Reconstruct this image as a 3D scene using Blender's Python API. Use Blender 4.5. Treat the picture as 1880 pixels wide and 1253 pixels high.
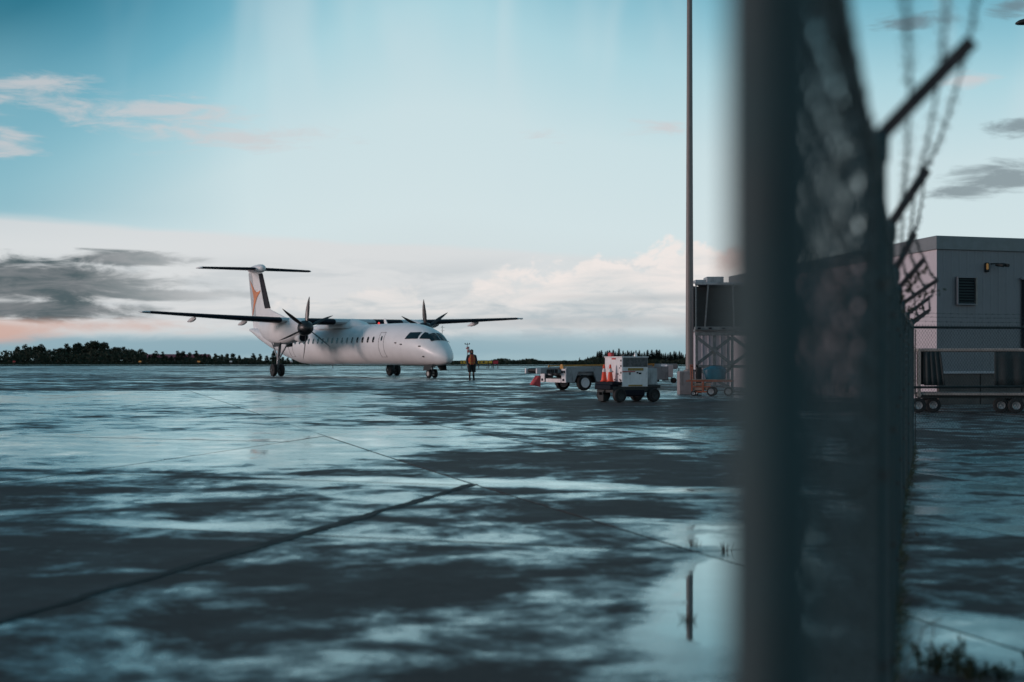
import bpy, bmesh, math, random
from mathutils import Vector, Matrix
random.seed(7)
sc = bpy.context.scene
for o in list(bpy.data.objects): bpy.data.objects.remove(o)
R = math.radians
PXF = 2611.0                       # focal length of the photograph in its own pixels (50 mm on 36 mm)

# ------------------------------------------------------------------ camera
cd = bpy.data.cameras.new('camera'); cam = bpy.data.objects.new('camera', cd)
sc.collection.objects.link(cam); sc.camera = cam
cam.location = (0, 0, 1.6); cam.rotation_euler = (R(90), 0, 0)
cd.lens = 50; cd.sensor_width = 36; cd.shift_y = 35.5/1880
cd.clip_start = 0.05; cd.clip_end = 6000
cd.dof.use_dof = True; cd.dof.focus_distance = 48; cd.dof.aperture_fstop = 1.45

# ------------------------------------------------------------------ world
SUN_AZ, SUN_EL = -98.0, 7.0        # degrees right of the view direction / above the horizon
world = bpy.data.worlds.new('World'); sc.world = world; world.use_nodes = True
nt = world.node_tree; nt.nodes.clear()
class NB:                          # small helper that wires math nodes
    def __init__(s, tree): s.t = tree
    def put(s, sock, val):
        if isinstance(val, bpy.types.NodeSocket): s.t.links.new(val, sock)
        else: sock.default_value = val
    def m(s, op, a, b=0.0, c=0.0, clamp=False):
        n = s.t.nodes.new('ShaderNodeMath'); n.operation = op; n.use_clamp = clamp
        s.put(n.inputs[0], a); s.put(n.inputs[1], b); s.put(n.inputs[2], c); return n.outputs[0]
    def ss(s, x, lo, hi):          # smoothstep
        n = s.t.nodes.new('ShaderNodeMapRange'); n.interpolation_type = 'SMOOTHSTEP'
        s.put(n.inputs[0], x); n.inputs[1].default_value = lo; n.inputs[2].default_value = hi; return n.outputs[0]
    def lin(s, x, lo, hi, a, b):
        n = s.t.nodes.new('ShaderNodeMapRange'); n.clamp = True
        s.put(n.inputs[0], x)
        for i, q in enumerate((lo, hi, a, b)): n.inputs[i+1].default_value = q
        return n.outputs[0]
    def mix(s, f, a, b):
        n = s.t.nodes.new('ShaderNodeMix'); n.data_type = 'RGBA'
        s.put(n.inputs[0], f); s.put(n.inputs[6], a); s.put(n.inputs[7], b); return n.outputs[2]
    def ramp(s, x, stops):
        n = s.t.nodes.new('ShaderNodeValToRGB'); s.put(n.inputs[0], x)
        e = n.color_ramp.elements
        while len(e) < len(stops): e.new(0.5)
        for k, (p, c) in enumerate(stops): e[k].position = p; e[k].color = (*c, 1)
        return n.outputs[0]
    def noise(s, vec, scale, detail=5, rough=0.55, dist=0.0):
        n = s.t.nodes.new('ShaderNodeTexNoise'); s.put(n.inputs['Vector'], vec)
        n.inputs['Scale'].default_value = scale; n.inputs['Detail'].default_value = detail
        n.inputs['Roughness'].default_value = rough; n.inputs['Distortion'].default_value = dist
        return n.outputs[0]
    def vec(s, x, y, z):
        n = s.t.nodes.new('ShaderNodeCombineXYZ'); s.put(n.inputs[0], x); s.put(n.inputs[1], y); s.put(n.inputs[2], z)
        return n.outputs[0]
    def scale(s, v, k):
        n = s.t.nodes.new('ShaderNodeVectorMath'); n.operation = 'MULTIPLY'; s.put(n.inputs[0], v); n.inputs[1].default_value = k
        return n.outputs[0]
W = NB(nt)
tc = nt.nodes.new('ShaderNodeTexCoord'); DIR = tc.outputs['Generated']
sx = nt.nodes.new('ShaderNodeSeparateXYZ'); nt.links.new(DIR, sx.inputs[0])
AZ = W.m('MULTIPLY', W.m('ARCTAN2', sx.outputs[0], sx.outputs[1]), 57.29578)
EL = W.m('MULTIPLY', W.m('ARCSINE', sx.outputs[2]), 57.29578)
ELA = W.m('ABSOLUTE', EL)
# deeper blue away from the brightest part of the sky, which lies straight ahead
d2 = W.m('POWER', W.m('ABSOLUTE', W.m('ADD', AZ, 3.0)), 2.0)
side = W.m('DIVIDE', d2, W.m('ADD', 1.0, W.m('DIVIDE', d2, W.lin(AZ, -9, 3, 700.0, 65.0))))
ele = W.m('MULTIPLY', ELA, W.m('MULTIPLY_ADD', side, 0.0058, 1.0))
base = W.ramp(W.m('DIVIDE', ele, 60.0, clamp=True), [
    (0.0,   (0.36, 0.52, 0.58)), (0.016, (0.48, 0.62, 0.67)), (0.045, (0.68, 0.75, 0.77)),
    (0.10,  (0.69, 0.81, 0.84)), (0.167, (0.63, 0.79, 0.83)), (0.233, (0.44, 0.70, 0.78)), (0.27, (0.29, 0.58, 0.69)),
    (0.31,  (0.16, 0.45, 0.58)), (0.38, (0.07, 0.30, 0.42)), (0.46, (0.025, 0.19, 0.28)), (1.0, (0.04, 0.15, 0.23))])
def emask(az0, el0, raz, rel):     # soft ellipse: 1 in its middle, 0 at its rim
    a = W.m('DIVIDE', W.m('SUBTRACT', AZ, az0), raz); e = W.m('DIVIDE', W.m('SUBTRACT', EL, el0), rel)
    d = W.m('ADD', W.m('MULTIPLY', a, a), W.m('MULTIPLY', e, e))
    return W.m('SUBTRACT', 1.0, W.m('SQRT', d))
def band(x, lo, hi, s): return W.m('MULTIPLY', W.ss(x, lo-s, lo+s), W.ss(x, hi+s, hi-s) if False else W.m('SUBTRACT', 1.0, W.ss(x, hi-s, hi+s)))
def mx(*l):
    r = l[0]
    for q in l[1:]: r = W.m('MAXIMUM', r, q)
    return r
n_st = W.noise(W.scale(DIR, (1, 1, 7)), 5.0, 3, 0.55, 0.4)       # streaky
n_st2 = W.noise(W.scale(DIR, (1, 1, 4.5)), 22.0, 5, 0.62, 0.5)
n_cu = W.noise(W.scale(DIR, (1, 1, 1.5)), 28.0, 4, 0.62, 0.2)     # billowy
n_lo = W.noise(DIR, 3.0, 3, 0.5)
col = W.mix(W.m('MULTIPLY', W.lin(AZ, -19.5, -10.5, 0.75, 0.0), W.m('MULTIPLY', W.ss(EL, 4.0, 6.0), W.m('SUBTRACT', 1.0, W.ss(EL, 9.0, 14.0)))), base, (0.23, 0.48, 0.58, 1))
# pale stratus deck whose upper edge slopes down to the right
edge = W.m('SUBTRACT', W.m('SUBTRACT', 5.1, W.m('MULTIPLY', W.m('ADD', AZ, 12.0), 0.055)), W.m('MULTIPLY', W.m('SUBTRACT', n_st, 0.5), 0.9))
deck = W.m('MULTIPLY', W.m('MULTIPLY', W.ss(W.m('SUBTRACT', edge, EL), -0.12, 0.28), W.ss(EL, 0.5, 1.6)), W.lin(AZ, -6, 16, 0.9, 0.35))
col = W.mix(W.m('MULTIPLY', deck, 0.85), col, (0.76, 0.755, 0.765, 1))
tx = W.ss(W.noise(W.scale(DIR, (1, 1, 6)), 13.0, 5, 0.6, 0.5), 0.42, 0.66)
col = W.mix(W.m('MULTIPLY', W.m('MULTIPLY', tx, band(EL, 1.0, 3.9, 0.5)), 0.42), col, (0.50, 0.56, 0.60, 1))
# billowing cumulus low on the right
cu_shape = W.m('ADD', W.m('MULTIPLY', mx(emask(7.9, 2.8, 3.9, 2.6), emask(2.8, 2.4, 5.4, 2.1), emask(14, 2.0, 5.0, 1.6), emask(-4, 1.7, 6, 1.3)), 0.75), W.m('MULTIPLY', W.m('SUBTRACT', n_cu, 0.5), 1.5))
cu = W.ss(cu_shape, 0.10, 0.30)
cu_col = W.ramp(W.m('ADD', W.m('MULTIPLY', W.m('SUBTRACT', EL, 1.0), 0.28), W.m('MULTIPLY', W.m('SUBTRACT', n_st2, 0.5), 1.6)), [(0.0, (0.50, 0.57, 0.61)), (0.40, (0.76, 0.76, 0.76)), (0.85, (0.93, 0.86, 0.83))])
col = W.mix(W.m('MULTIPLY', W.m('MULTIPLY', cu, W.ss(EL, 0.4, 1.6)), 0.95), col, cu_col)
gs = W.m('ADD', mx(emask(5.5, 2.5, 5.0, 0.30), emask(3.0, 1.55, 9.0, 0.35), emask(-6, 1.7, 5, 0.3)), W.m('MULTIPLY', W.m('SUBTRACT', n_st2, 0.5), 1.6))
col = W.mix(W.m('MULTIPLY', W.ss(gs, 0.1, 0.9), 0.5), col, (0.48, 0.52, 0.55, 1))
pk = W.ss(W.m('ADD', W.m('MULTIPLY', emask(8.9, 4.1, 1.1, 0.9), 0.9), W.m('MULTIPLY', W.m('SUBTRACT', n_cu, 0.5), 1.4)), 0.15, 0.6)
col = W.mix(W.m('MULTIPLY', pk, 0.6), col, (0.66, 0.48, 0.45, 1))
# small lit wisps
wi = W.m('ADD', W.m('MULTIPLY', mx(emask(-14.5, 9.6, 5.6, 0.9), emask(-18.8, 10.1, 3.2, 0.9), emask(-10.6, 8.7, 4.4, 0.75), emask(1.0, 8.95, 1.3, 0.35), emask(6.1, 9.2, 2.2, 0.4), emask(18, 10.6, 1.5, 0.4), emask(-19.6, 8.2, 1.4, 0.8), emask(33, 10, 9, 1.2), emask(-40, 11, 12, 1.5)), 0.85), W.m('MULTIPLY', W.m('SUBTRACT', n_st2, 0.5), 2.6))
col = W.mix(W.m('MULTIPLY', W.ss(wi, 0.0, 0.9), 0.75), col, (0.66, 0.64, 0.655, 1))
# pale soft streaks put into the sky colour, standing for out-of-focus fence wires
hz = W.noise(W.scale(DIR, (2.6, 2.6, 0.5)), 6.0, 2, 0.5, 0.6)
col = W.mix(W.m('MULTIPLY', W.m('MULTIPLY', W.ss(hz, 0.42, 0.75), W.m('MULTIPLY', W.ss(EL, 5.0, 9.0), W.lin(AZ, -17, -8, 0.0, 1.0))), 0.5), col, (0.66, 0.78, 0.82, 1))
# dark stratocumulus on the left, darker patches on the right
dk = W.m('ADD', W.m('MULTIPLY', mx(emask(-19.5, 3.0, 7.6, 1.15), emask(-18.5, 1.95, 5.4, 0.5), emask(-15.0, 3.95, 3.4, 0.42), emask(-13.5, 2.55, 4.0, 0.30), emask(-34, 3.0, 12, 1.5)), 1.1), W.m('MULTIPLY', W.m('SUBTRACT', n_st2, 0.5), 1.7))
col = W.mix(W.m('MULTIPLY', W.ss(dk, 0.02, 0.55), W.lin(AZ, -17, -11, 0.96, 0.18)), col, W.mix(W.ss(n_st2, 0.35, 0.65), (0.18, 0.20, 0.22, 1), (0.05, 0.09, 0.11, 1)))
dr = W.m('ADD', W.m('MULTIPLY', mx(emask(19.4, 6.9, 3.0, 0.85), emask(20.2, 8.8, 2.2, 0.6), emask(17.6, 6.4, 2.2, 0.42), emask(15.8, 12.9, 2.6, 0.5), emask(19.5, 13.2, 1.6, 0.6), emask(32, 7.5, 9, 1.6)), 1.0), W.m('MULTIPLY', W.m('SUBTRACT', n_st2, 0.5), 2.0))
col = W.mix(W.m('MULTIPLY', W.ss(dr, 0.15, 0.8), 0.72), col, (0.15, 0.19, 0.22, 1))
# low gray-blue bank and the peach break at the far left
lb = W.m('MULTIPLY', band(W.m('ADD', EL, W.m('MULTIPLY', W.m('SUBTRACT', n_st2, 0.5), 0.5)), 0.15, 0.95, 0.22), W.lin(AZ, -6, 4, 0.85, 0.45))
col = W.mix(lb, col, (0.26, 0.42, 0.50, 1))
pe = W.m('ADD', mx(emask(-20.3, 1.12, 3.8, 0.66), W.m('MULTIPLY', emask(-16, 1.35, 6.5, 0.4), 0.55)), W.m('MULTIPLY', W.m('SUBTRACT', n_st2, 0.5), 1.1))
col = W.mix(W.m('MULTIPLY', W.ss(pe, 0.0, 0.85), 0.9), col, (0.66, 0.43, 0.37, 1))
# dusk: the half of the sky behind the camera is dim
aza = W.m('ABSOLUTE', W.m('ADD', AZ, 25.0)); aza = W.m('MINIMUM', aza, W.m('SUBTRACT', 360.0, aza))
dim = W.lin(aza, 60.0, 150.0, 1.0, 0.95)
vm = nt.nodes.new('ShaderNodeVectorMath'); vm.operation = 'SCALE'; nt.links.new(col, vm.inputs[0]); nt.links.new(dim, vm.inputs['Scale'])
sky = nt.nodes.new('ShaderNodeTexSky'); sky.sky_type = 'NISHITA'; sky.sun_disc = False
sky.sun_elevation = R(SUN_EL); sky.sun_rotation = R(SUN_AZ)
bg1 = nt.nodes.new('ShaderNodeBackground'); nt.links.new(sky.outputs[0], bg1.inputs[0]); bg1.inputs[1].default_value = 0.05
bg2 = nt.nodes.new('ShaderNodeBackground'); nt.links.new(vm.outputs[0], bg2.inputs[0]); bg2.inputs[1].default_value = 1.0
ms = nt.nodes.new('ShaderNodeMixShader'); ms.inputs[0].default_value = 0.92
nt.links.new(bg1.outputs[0], ms.inputs[1]); nt.links.new(bg2.outputs[0], ms.inputs[2])
wo = nt.nodes.new('ShaderNodeOutputWorld'); nt.links.new(ms.outputs[0], wo.inputs[0])
world.cycles.sampling_method = 'MANUAL'; world.cycles.sample_map_resolution = 1024

# ------------------------------------------------------------------ sun and exposure
sd = bpy.data.lights.new('sun', 'SUN'); so = bpy.data.objects.new('sun', sd); sc.collection.objects.link(so)
sd.energy = 1.4; sd.angle = R(12); sd.color = (1.0, 0.78, 0.76)
a, e = R(SUN_AZ), R(SUN_EL)
sdir = Vector((math.sin(a)*math.cos(e), math.cos(a)*math.cos(e), math.sin(e)))
so.rotation_euler = sdir.to_track_quat('Z', 'Y').to_euler(); so.location = sdir*60
vs = sc.view_settings; vs.view_transform = 'Standard'; vs.look = 'None'; vs.exposure = 0.0; vs.gamma = 1.0; vs.use_curve_mapping = False
sc.cycles.use_denoising = True; sc.cycles.max_bounces = 4; sc.cycles.caustics_reflective = False; sc.cycles.caustics_refractive = False

# ------------------------------------------------------------------ helpers
COL = sc.collection
def G(y):                          # height of the ground: level by the fence, a gentle rise to the stand, level beyond
    def sp(t, w): return t*0.5 + math.sqrt(t*t*0.25 + w*w)   # soft max(t, 0)
    k = 0.51/64.5
    return k*(sp(y-20, 1.2) - sp(y-84.5, 1.2))
def at(px, py, y):                 # world point seen at a photograph pixel, at depth y
    return Vector(((px-940)*y/PXF, y, 1.6-(py-662)*y/PXF))
def tag(o, label=None, cat=None, group=None, kind=None):
    if label: o['label'] = label
    if cat: o['category'] = cat
    if group: o['group'] = group
    if kind: o['kind'] = kind
    return o
def empty(name, loc=(0, 0, 0), rz=0.0, label=None, cat=None, group=None):
    o = bpy.data.objects.new(name, None); COL.objects.link(o); o.location = loc; o.rotation_euler = (0, 0, rz)
    o.empty_display_size = 0.2
    return tag(o, label, cat, group)
def copy_tree(o, parent=None):
    c = o.copy(); COL.objects.link(c); c.parent = parent
    for ch in o.children: copy_tree(ch, c)
    return c
class MB:
    def __init__(s): s.v = []; s.f = []; s.mi = []
    def add(s, v, f, m=0):
        b = len(s.v); s.v += [tuple(q) for q in v]
        for q in f: s.f.append([b+i for i in q]); s.mi.append(m)
        return s
    def box(s, c, d, rot=None, m=0):
        hx, hy, hz = d[0]/2, d[1]/2, d[2]/2
        vs_ = [Vector((x*hx, y*hy, z*hz)) for x in (-1, 1) for y in (-1, 1) for z in (-1, 1)]
        if rot is not None: vs_ = [rot @ q for q in vs_]
        c = Vector(c)
        return s.add([q+c for q in vs_], [(0,1,3,2), (4,6,7,5), (0,4,5,1), (2,3,7,6), (0,2,6,4), (1,5,7,3)], m)
    def bar(s, p, q, w, h, m=0, up=(0, 0, 1)):       # rectangular bar from p to q
        p, q = Vector(p), Vector(q); d = (q-p).normalized(); u = Vector(up)
        if abs(d.dot(u)) > 0.98: u = Vector((0, 1, 0))
        x = d.cross(u).normalized(); z = x.cross(d)
        r = []
        for e in (p, q):
            for (i, j) in ((-1,-1), (1,-1), (1,1), (-1,1)): r.append(e + x*(i*w/2) + z*(j*h/2))
        return s.add(r, [(0,1,2,3), (7,6,5,4), (0,4,5,1), (1,5,6,2), (2,6,7,3), (3,7,4,0)], m)
    def loft(s, rings, cap0=True, cap1=True, m=0, closed=True):
        n = len(rings[0]); v = [p for r in rings for p in r]; f = []
        for k in range(len(rings)-1):
            for i in range(n if closed else n-1):
                j = (i+1) % n
                f.append((k*n+i, k*n+j, (k+1)*n+j, (k+1)*n+i))
        if cap0: f.append(tuple(reversed(range(n))))
        if cap1: f.append(tuple(range((len(rings)-1)*n, len(rings)*n)))
        return s.add(v, f, m)
    def tube(s, pts, r, n=8, m=0, cap=True):
        pts = [Vector(p) for p in pts]; k = len(pts)
        rr = r if isinstance(r, (list, tuple)) else [r]*k
        rings = []; x = None
        for i, p in enumerate(pts):
            d = (pts[min(i+1, k-1)] - pts[max(i-1, 0)])
            d = d.normalized() if d.length > 1e-9 else Vector((0, 0, 1))
            if x is None:
                x = d.orthogonal().normalized()
            else:
                x = (x - d*x.dot(d)); x = x.normalized() if x.length > 1e-6 else d.orthogonal().normalized()
            y = d.cross(x)
            rings.append([p + (x*math.cos(t)+y*math.sin(t))*rr[i] for t in (2*math.pi*j/n for j in range(n))])
        return s.loft(rings, cap, cap, m)
    def cyl(s, p, q, r0, r1=None, n=12, m=0): return s.tube([p, q], [r0, r0 if r1 is None else r1], n, m)
    def lathe(s, prof, o=(0, 0, 0), ax=(0, 0, 1), n=20, m=0):
        ax = Vector(ax).normalized(); x = ax.orthogonal().normalized(); y = ax.cross(x); o = Vector(o)
        rings = [[o + ax*z + (x*math.cos(t)+y*math.sin(t))*max(r, 1e-4) for t in (2*math.pi*j/n for j in range(n))] for r, z in prof]
        return s.loft(rings, True, True, m)
    def prism(s, poly, vec, m=0):
        vec = Vector(vec); a = [Vector(p) for p in poly]
        return s.loft([a, [p+vec for p in a]], True, True, m)
    def build(s, name, mats, parent=None, bevel=0.0, smooth=35, seg=1):
        me = bpy.data.meshes.new(name); me.from_pydata(s.v, [], s.f)
        if not isinstance(mats, (list, tuple)): mats = [mats]
        for q in mats: me.materials.append(q)
        if len(mats) > 1: me.polygons.foreach_set('material_index', s.mi)
        bm = bmesh.new(); bm.from_mesh(me)
        bmesh.ops.recalc_face_normals(bm, faces=bm.faces[:])
        if bevel:
            ed = [e for e in bm.edges if e.is_manifold and e.calc_face_angle(0) > 0.5]
            bmesh.ops.bevel(bm, geom=ed, offset=bevel, segments=seg, affect='EDGES', clamp_overlap=True)
        bm.to_mesh(me); bm.free()
        if smooth:
            me.shade_smooth(); me.set_sharp_from_angle(angle=R(smooth))
        o = bpy.data.objects.new(name, me); COL.objects.link(o); o.parent = parent
        return o
def rz(a): return Matrix.Rotation(a, 3, 'Z')

# ------------------------------------------------------------------ materials
def pm(name, c, rough=0.6, metal=0.0, var=0.18, scale=3.0, bump=0.0, bscale=40.0, spec=0.5, coat=0.0, dirt=0.0, dirtcol=(0.05, 0.045, 0.04), emit=None):
    mt = bpy.data.materials.new(name); mt.use_nodes = True; t = mt.node_tree; N = NB(t)
    b = t.nodes['Principled BSDF']
    tc = t.nodes.new('ShaderNodeTexCoord'); ob = tc.outputs['Object']
    n1 = N.noise(ob, scale, 5, 0.6)
    lo = tuple(q*(1-var) for q in c)+(1,); hi = tuple(min(1, q*(1+var)) for q in c)+(1,)
    cc = N.mix(N.ss(n1, 0.3, 0.7), lo, hi)
    if dirt:
        n2 = N.noise(N.scale(ob, (1, 1, 0.35)), scale*1.7, 7, 0.65, 0.5)
        cc = N.mix(N.m('MULTIPLY', N.ss(n2, 0.50, 0.72), dirt), cc, (*dirtcol, 1))
    t.links.new(cc, b.inputs['Base Color'])
    t.links.new(N.lin(n1, 0.25, 0.75, max(0.02, rough*0.82), min(1, rough*1.18)), b.inputs['Roughness'])
    b.inputs['Metallic'].default_value = metal; b.inputs['Specular IOR Level'].default_value = spec
    if coat: b.inputs['Coat Weight'].default_value = coat; b.inputs['Coat Roughness'].default_value = 0.12
    if bump:
        bp = t.nodes.new('ShaderNodeBump'); bp.inputs['Strength'].default_value = bump; bp.inputs['Distance'].default_value = 0.01
        t.links.new(N.noise(ob, bscale, 4, 0.6), bp.inputs['Height']); t.links.new(bp.outputs[0], b.inputs['Normal'])
    if emit:
        b.inputs['Emission Color'].default_value = (*emit[0], 1); b.inputs['Emission Strength'].default_value = emit[1]
    return mt
M = {}
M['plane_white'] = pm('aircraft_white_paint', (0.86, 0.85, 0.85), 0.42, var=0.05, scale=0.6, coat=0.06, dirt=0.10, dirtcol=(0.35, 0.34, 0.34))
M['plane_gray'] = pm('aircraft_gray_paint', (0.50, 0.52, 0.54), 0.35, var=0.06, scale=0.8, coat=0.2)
M['boot'] = pm('black_deicing_rubber', (0.008, 0.010, 0.018), 0.5, var=0.2, spec=0.12)
M['prop'] = pm('dark_propeller', (0.018, 0.020, 0.022), 0.38, var=0.2)
M['glass'] = pm('dark_glass', (0.008, 0.012, 0.014), 0.06, var=0.1, spec=0.7)
M['seam'] = pm('dark_seam', (0.16, 0.15, 0.16), 0.6)
M['orange'] = pm('orange_livery', (0.80, 0.22, 0.05), 0.35, var=0.15, scale=1.0)
M['tyre'] = pm('tyre_rubber', (0.012, 0.012, 0.013), 0.75, var=0.25, bump=0.3, bscale=30)
M['hub'] = pm('wheel_hub_metal', (0.45, 0.43, 0.41), 0.45, metal=0.5, dirt=0.4)
M['strut'] = pm('gear_strut_metal', (0.28, 0.29, 0.30), 0.4, metal=0.5, dirt=0.4)
M['dark'] = pm('dark_steel', (0.018, 0.021, 0.022), 0.6, var=0.25)
M['red_lens'] = pm('red_beacon', (0.7, 0.02, 0.02), 0.3, emit=((1.0, 0.05, 0.04), 0.8))
M['white_lens'] = pm('white_lamp_lens', (0.8, 0.8, 0.78), 0.2)
M['galv'] = pm('galvanised_steel', (0.17, 0.185, 0.19), 0.5, metal=0.2, var=0.25, scale=9, dirt=0.3)
M['fence_post'] = pm('shaded_fence_post', (0.028, 0.058, 0.064), 0.75, var=0.2, scale=9, dirt=0.2)  # base colour darkened to teal so the posts look shaded
M['fence_wire'] = pm('shaded_fence_wire', (0.016, 0.042, 0.049), 0.65, metal=0.0, var=0.3, scale=12)  # dark teal colour stands for wire that low sun does not light
M['rust'] = pm('rusty_fence_arm', (0.050, 0.043, 0.046), 0.75, var=0.3, scale=14, dirt=0.4)
M['conc'] = pm('cast_concrete', (0.30, 0.27, 0.27), 0.85, var=0.15, bump=0.5, bscale=25, dirt=0.4)
M['pole'] = pm('painted_steel_pole', (0.22, 0.19, 0.18), 0.5, var=0.1, dirt=0.2)
M['loader_gray'] = pm('loader_gray_paint', (0.34, 0.37, 0.39), 0.5, var=0.12, dirt=0.5)
M['white_paint'] = pm('dirty_white_paint', (0.80, 0.77, 0.78), 0.5, var=0.08, dirt=0.32, dirtcol=(0.12, 0.09, 0.08))
M['soot'] = pm('sooty_panel', (0.10, 0.10, 0.105), 0.6, var=0.4, scale=8, dirt=0.5)
M['yellow'] = pm('worn_yellow_orange_paint', (0.50, 0.24, 0.05), 0.5, var=0.2, dirt=0.4)
M['decal_yellow'] = pm('tan_warning_label', (0.33, 0.21, 0.06), 0.6, var=0.25, scale=30)
M['red'] = pm('red_paint', (0.50, 0.05, 0.05), 0.5, var=0.2)
M['flag'] = pm('faded_red_flag', (0.62, 0.10, 0.11), 0.8, var=0.2, scale=6)
M['cone'] = pm('fluorescent_orange_cone', (0.97, 0.085, 0.03), 0.45, var=0.1, scale=4)
M['collar'] = pm('reflective_collar', (0.72, 0.68, 0.66), 0.35)
M['cart_orange'] = pm('orange_cart_frame', (0.26, 0.075, 0.035), 0.6, dirt=0.5, var=0.25)
M['blue_tarp'] = pm('teal_blue_tarp', (0.008, 0.10, 0.15), 0.5, var=0.2, scale=4, bump=0.3, bscale=8)
M['wood'] = pm('weathered_board', (0.22, 0.17, 0.14), 0.8, var=0.3, scale=6)
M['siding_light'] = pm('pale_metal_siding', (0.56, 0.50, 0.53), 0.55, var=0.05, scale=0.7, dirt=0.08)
M['flash'] = pm('gray_roof_flashing', (0.20, 0.21, 0.22), 0.5, var=0.1)
M['brown'] = pm('brown_base_panel', (0.13, 0.095, 0.085), 0.75, var=0.25, scale=2)
M['curtain'] = pm('dark_cart_curtain', (0.020, 0.028, 0.030), 0.7, var=0.3, scale=3)
M['cart_cream'] = pm('cream_cart_frame', (0.30, 0.26, 0.24), 0.55, dirt=0.4)
M['amber'] = pm('amber_lamp_lens', (0.8, 0.36, 0.10), 0.4, emit=((1.0, 0.42, 0.12), 0.06))
M['bark'] = pm('bark', (0.035, 0.028, 0.024), 0.9)
M['leaf'] = pm('dark_foliage', (0.026, 0.036, 0.024), 0.85, var=0.45, scale=1.2, spec=0.2)
M['needle'] = pm('conifer_foliage', (0.017, 0.028, 0.022), 0.9, var=0.4, scale=1.5, spec=0.2)
M['weed'] = pm('weed_leaf', (0.030, 0.042, 0.024), 0.8, var=0.4, scale=20, spec=0.3)
M['dry_stalk'] = pm('dry_stalk', (0.05, 0.045, 0.035), 0.9)
M['redroof'] = pm('red_roof', (0.28, 0.07, 0.09), 0.7)
M['farwall'] = pm('far_building_wall', (0.10, 0.09, 0.09), 0.8)
M['sign_yellow'] = pm('yellow_sign_face', (0.62, 0.38, 0.04), 0.5, var=0.2, scale=8)
M['sign_red'] = pm('red_sign_face', (0.45, 0.03, 0.05), 0.5)
M['sign_black'] = pm('black_sign_mark', (0.02, 0.02, 0.02), 0.6)
M['skin'] = pm('skin', (0.22, 0.12, 0.085), 0.6, var=0.08)
M['hair'] = pm('dark_hood', (0.025, 0.020, 0.022), 0.85)
M['jacket'] = pm('dark_jacket', (0.030, 0.034, 0.045), 0.85, bump=0.3, bscale=30)
M['vest'] = pm('orange_vest', (0.52, 0.065, 0.03), 0.7, var=0.2, scale=8)
M['vest_stripe'] = pm('yellow_vest_stripe', (0.45, 0.24, 0.05), 0.5)
M['shorts'] = pm('black_shorts', (0.016, 0.019, 0.020), 0.85)
M['boots'] = pm('black_boots', (0.012, 0.012, 0.013), 0.6)

def ribbed(name, c, period, axis='X'):
    mt = pm(name, c, 0.5, var=0.06, scale=0.8, dirt=0.1); return mt
M['siding_dark'] = pm('blue_gray_metal_siding', (0.225, 0.218, 0.235), 0.55, var=0.08, scale=0.6)

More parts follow.
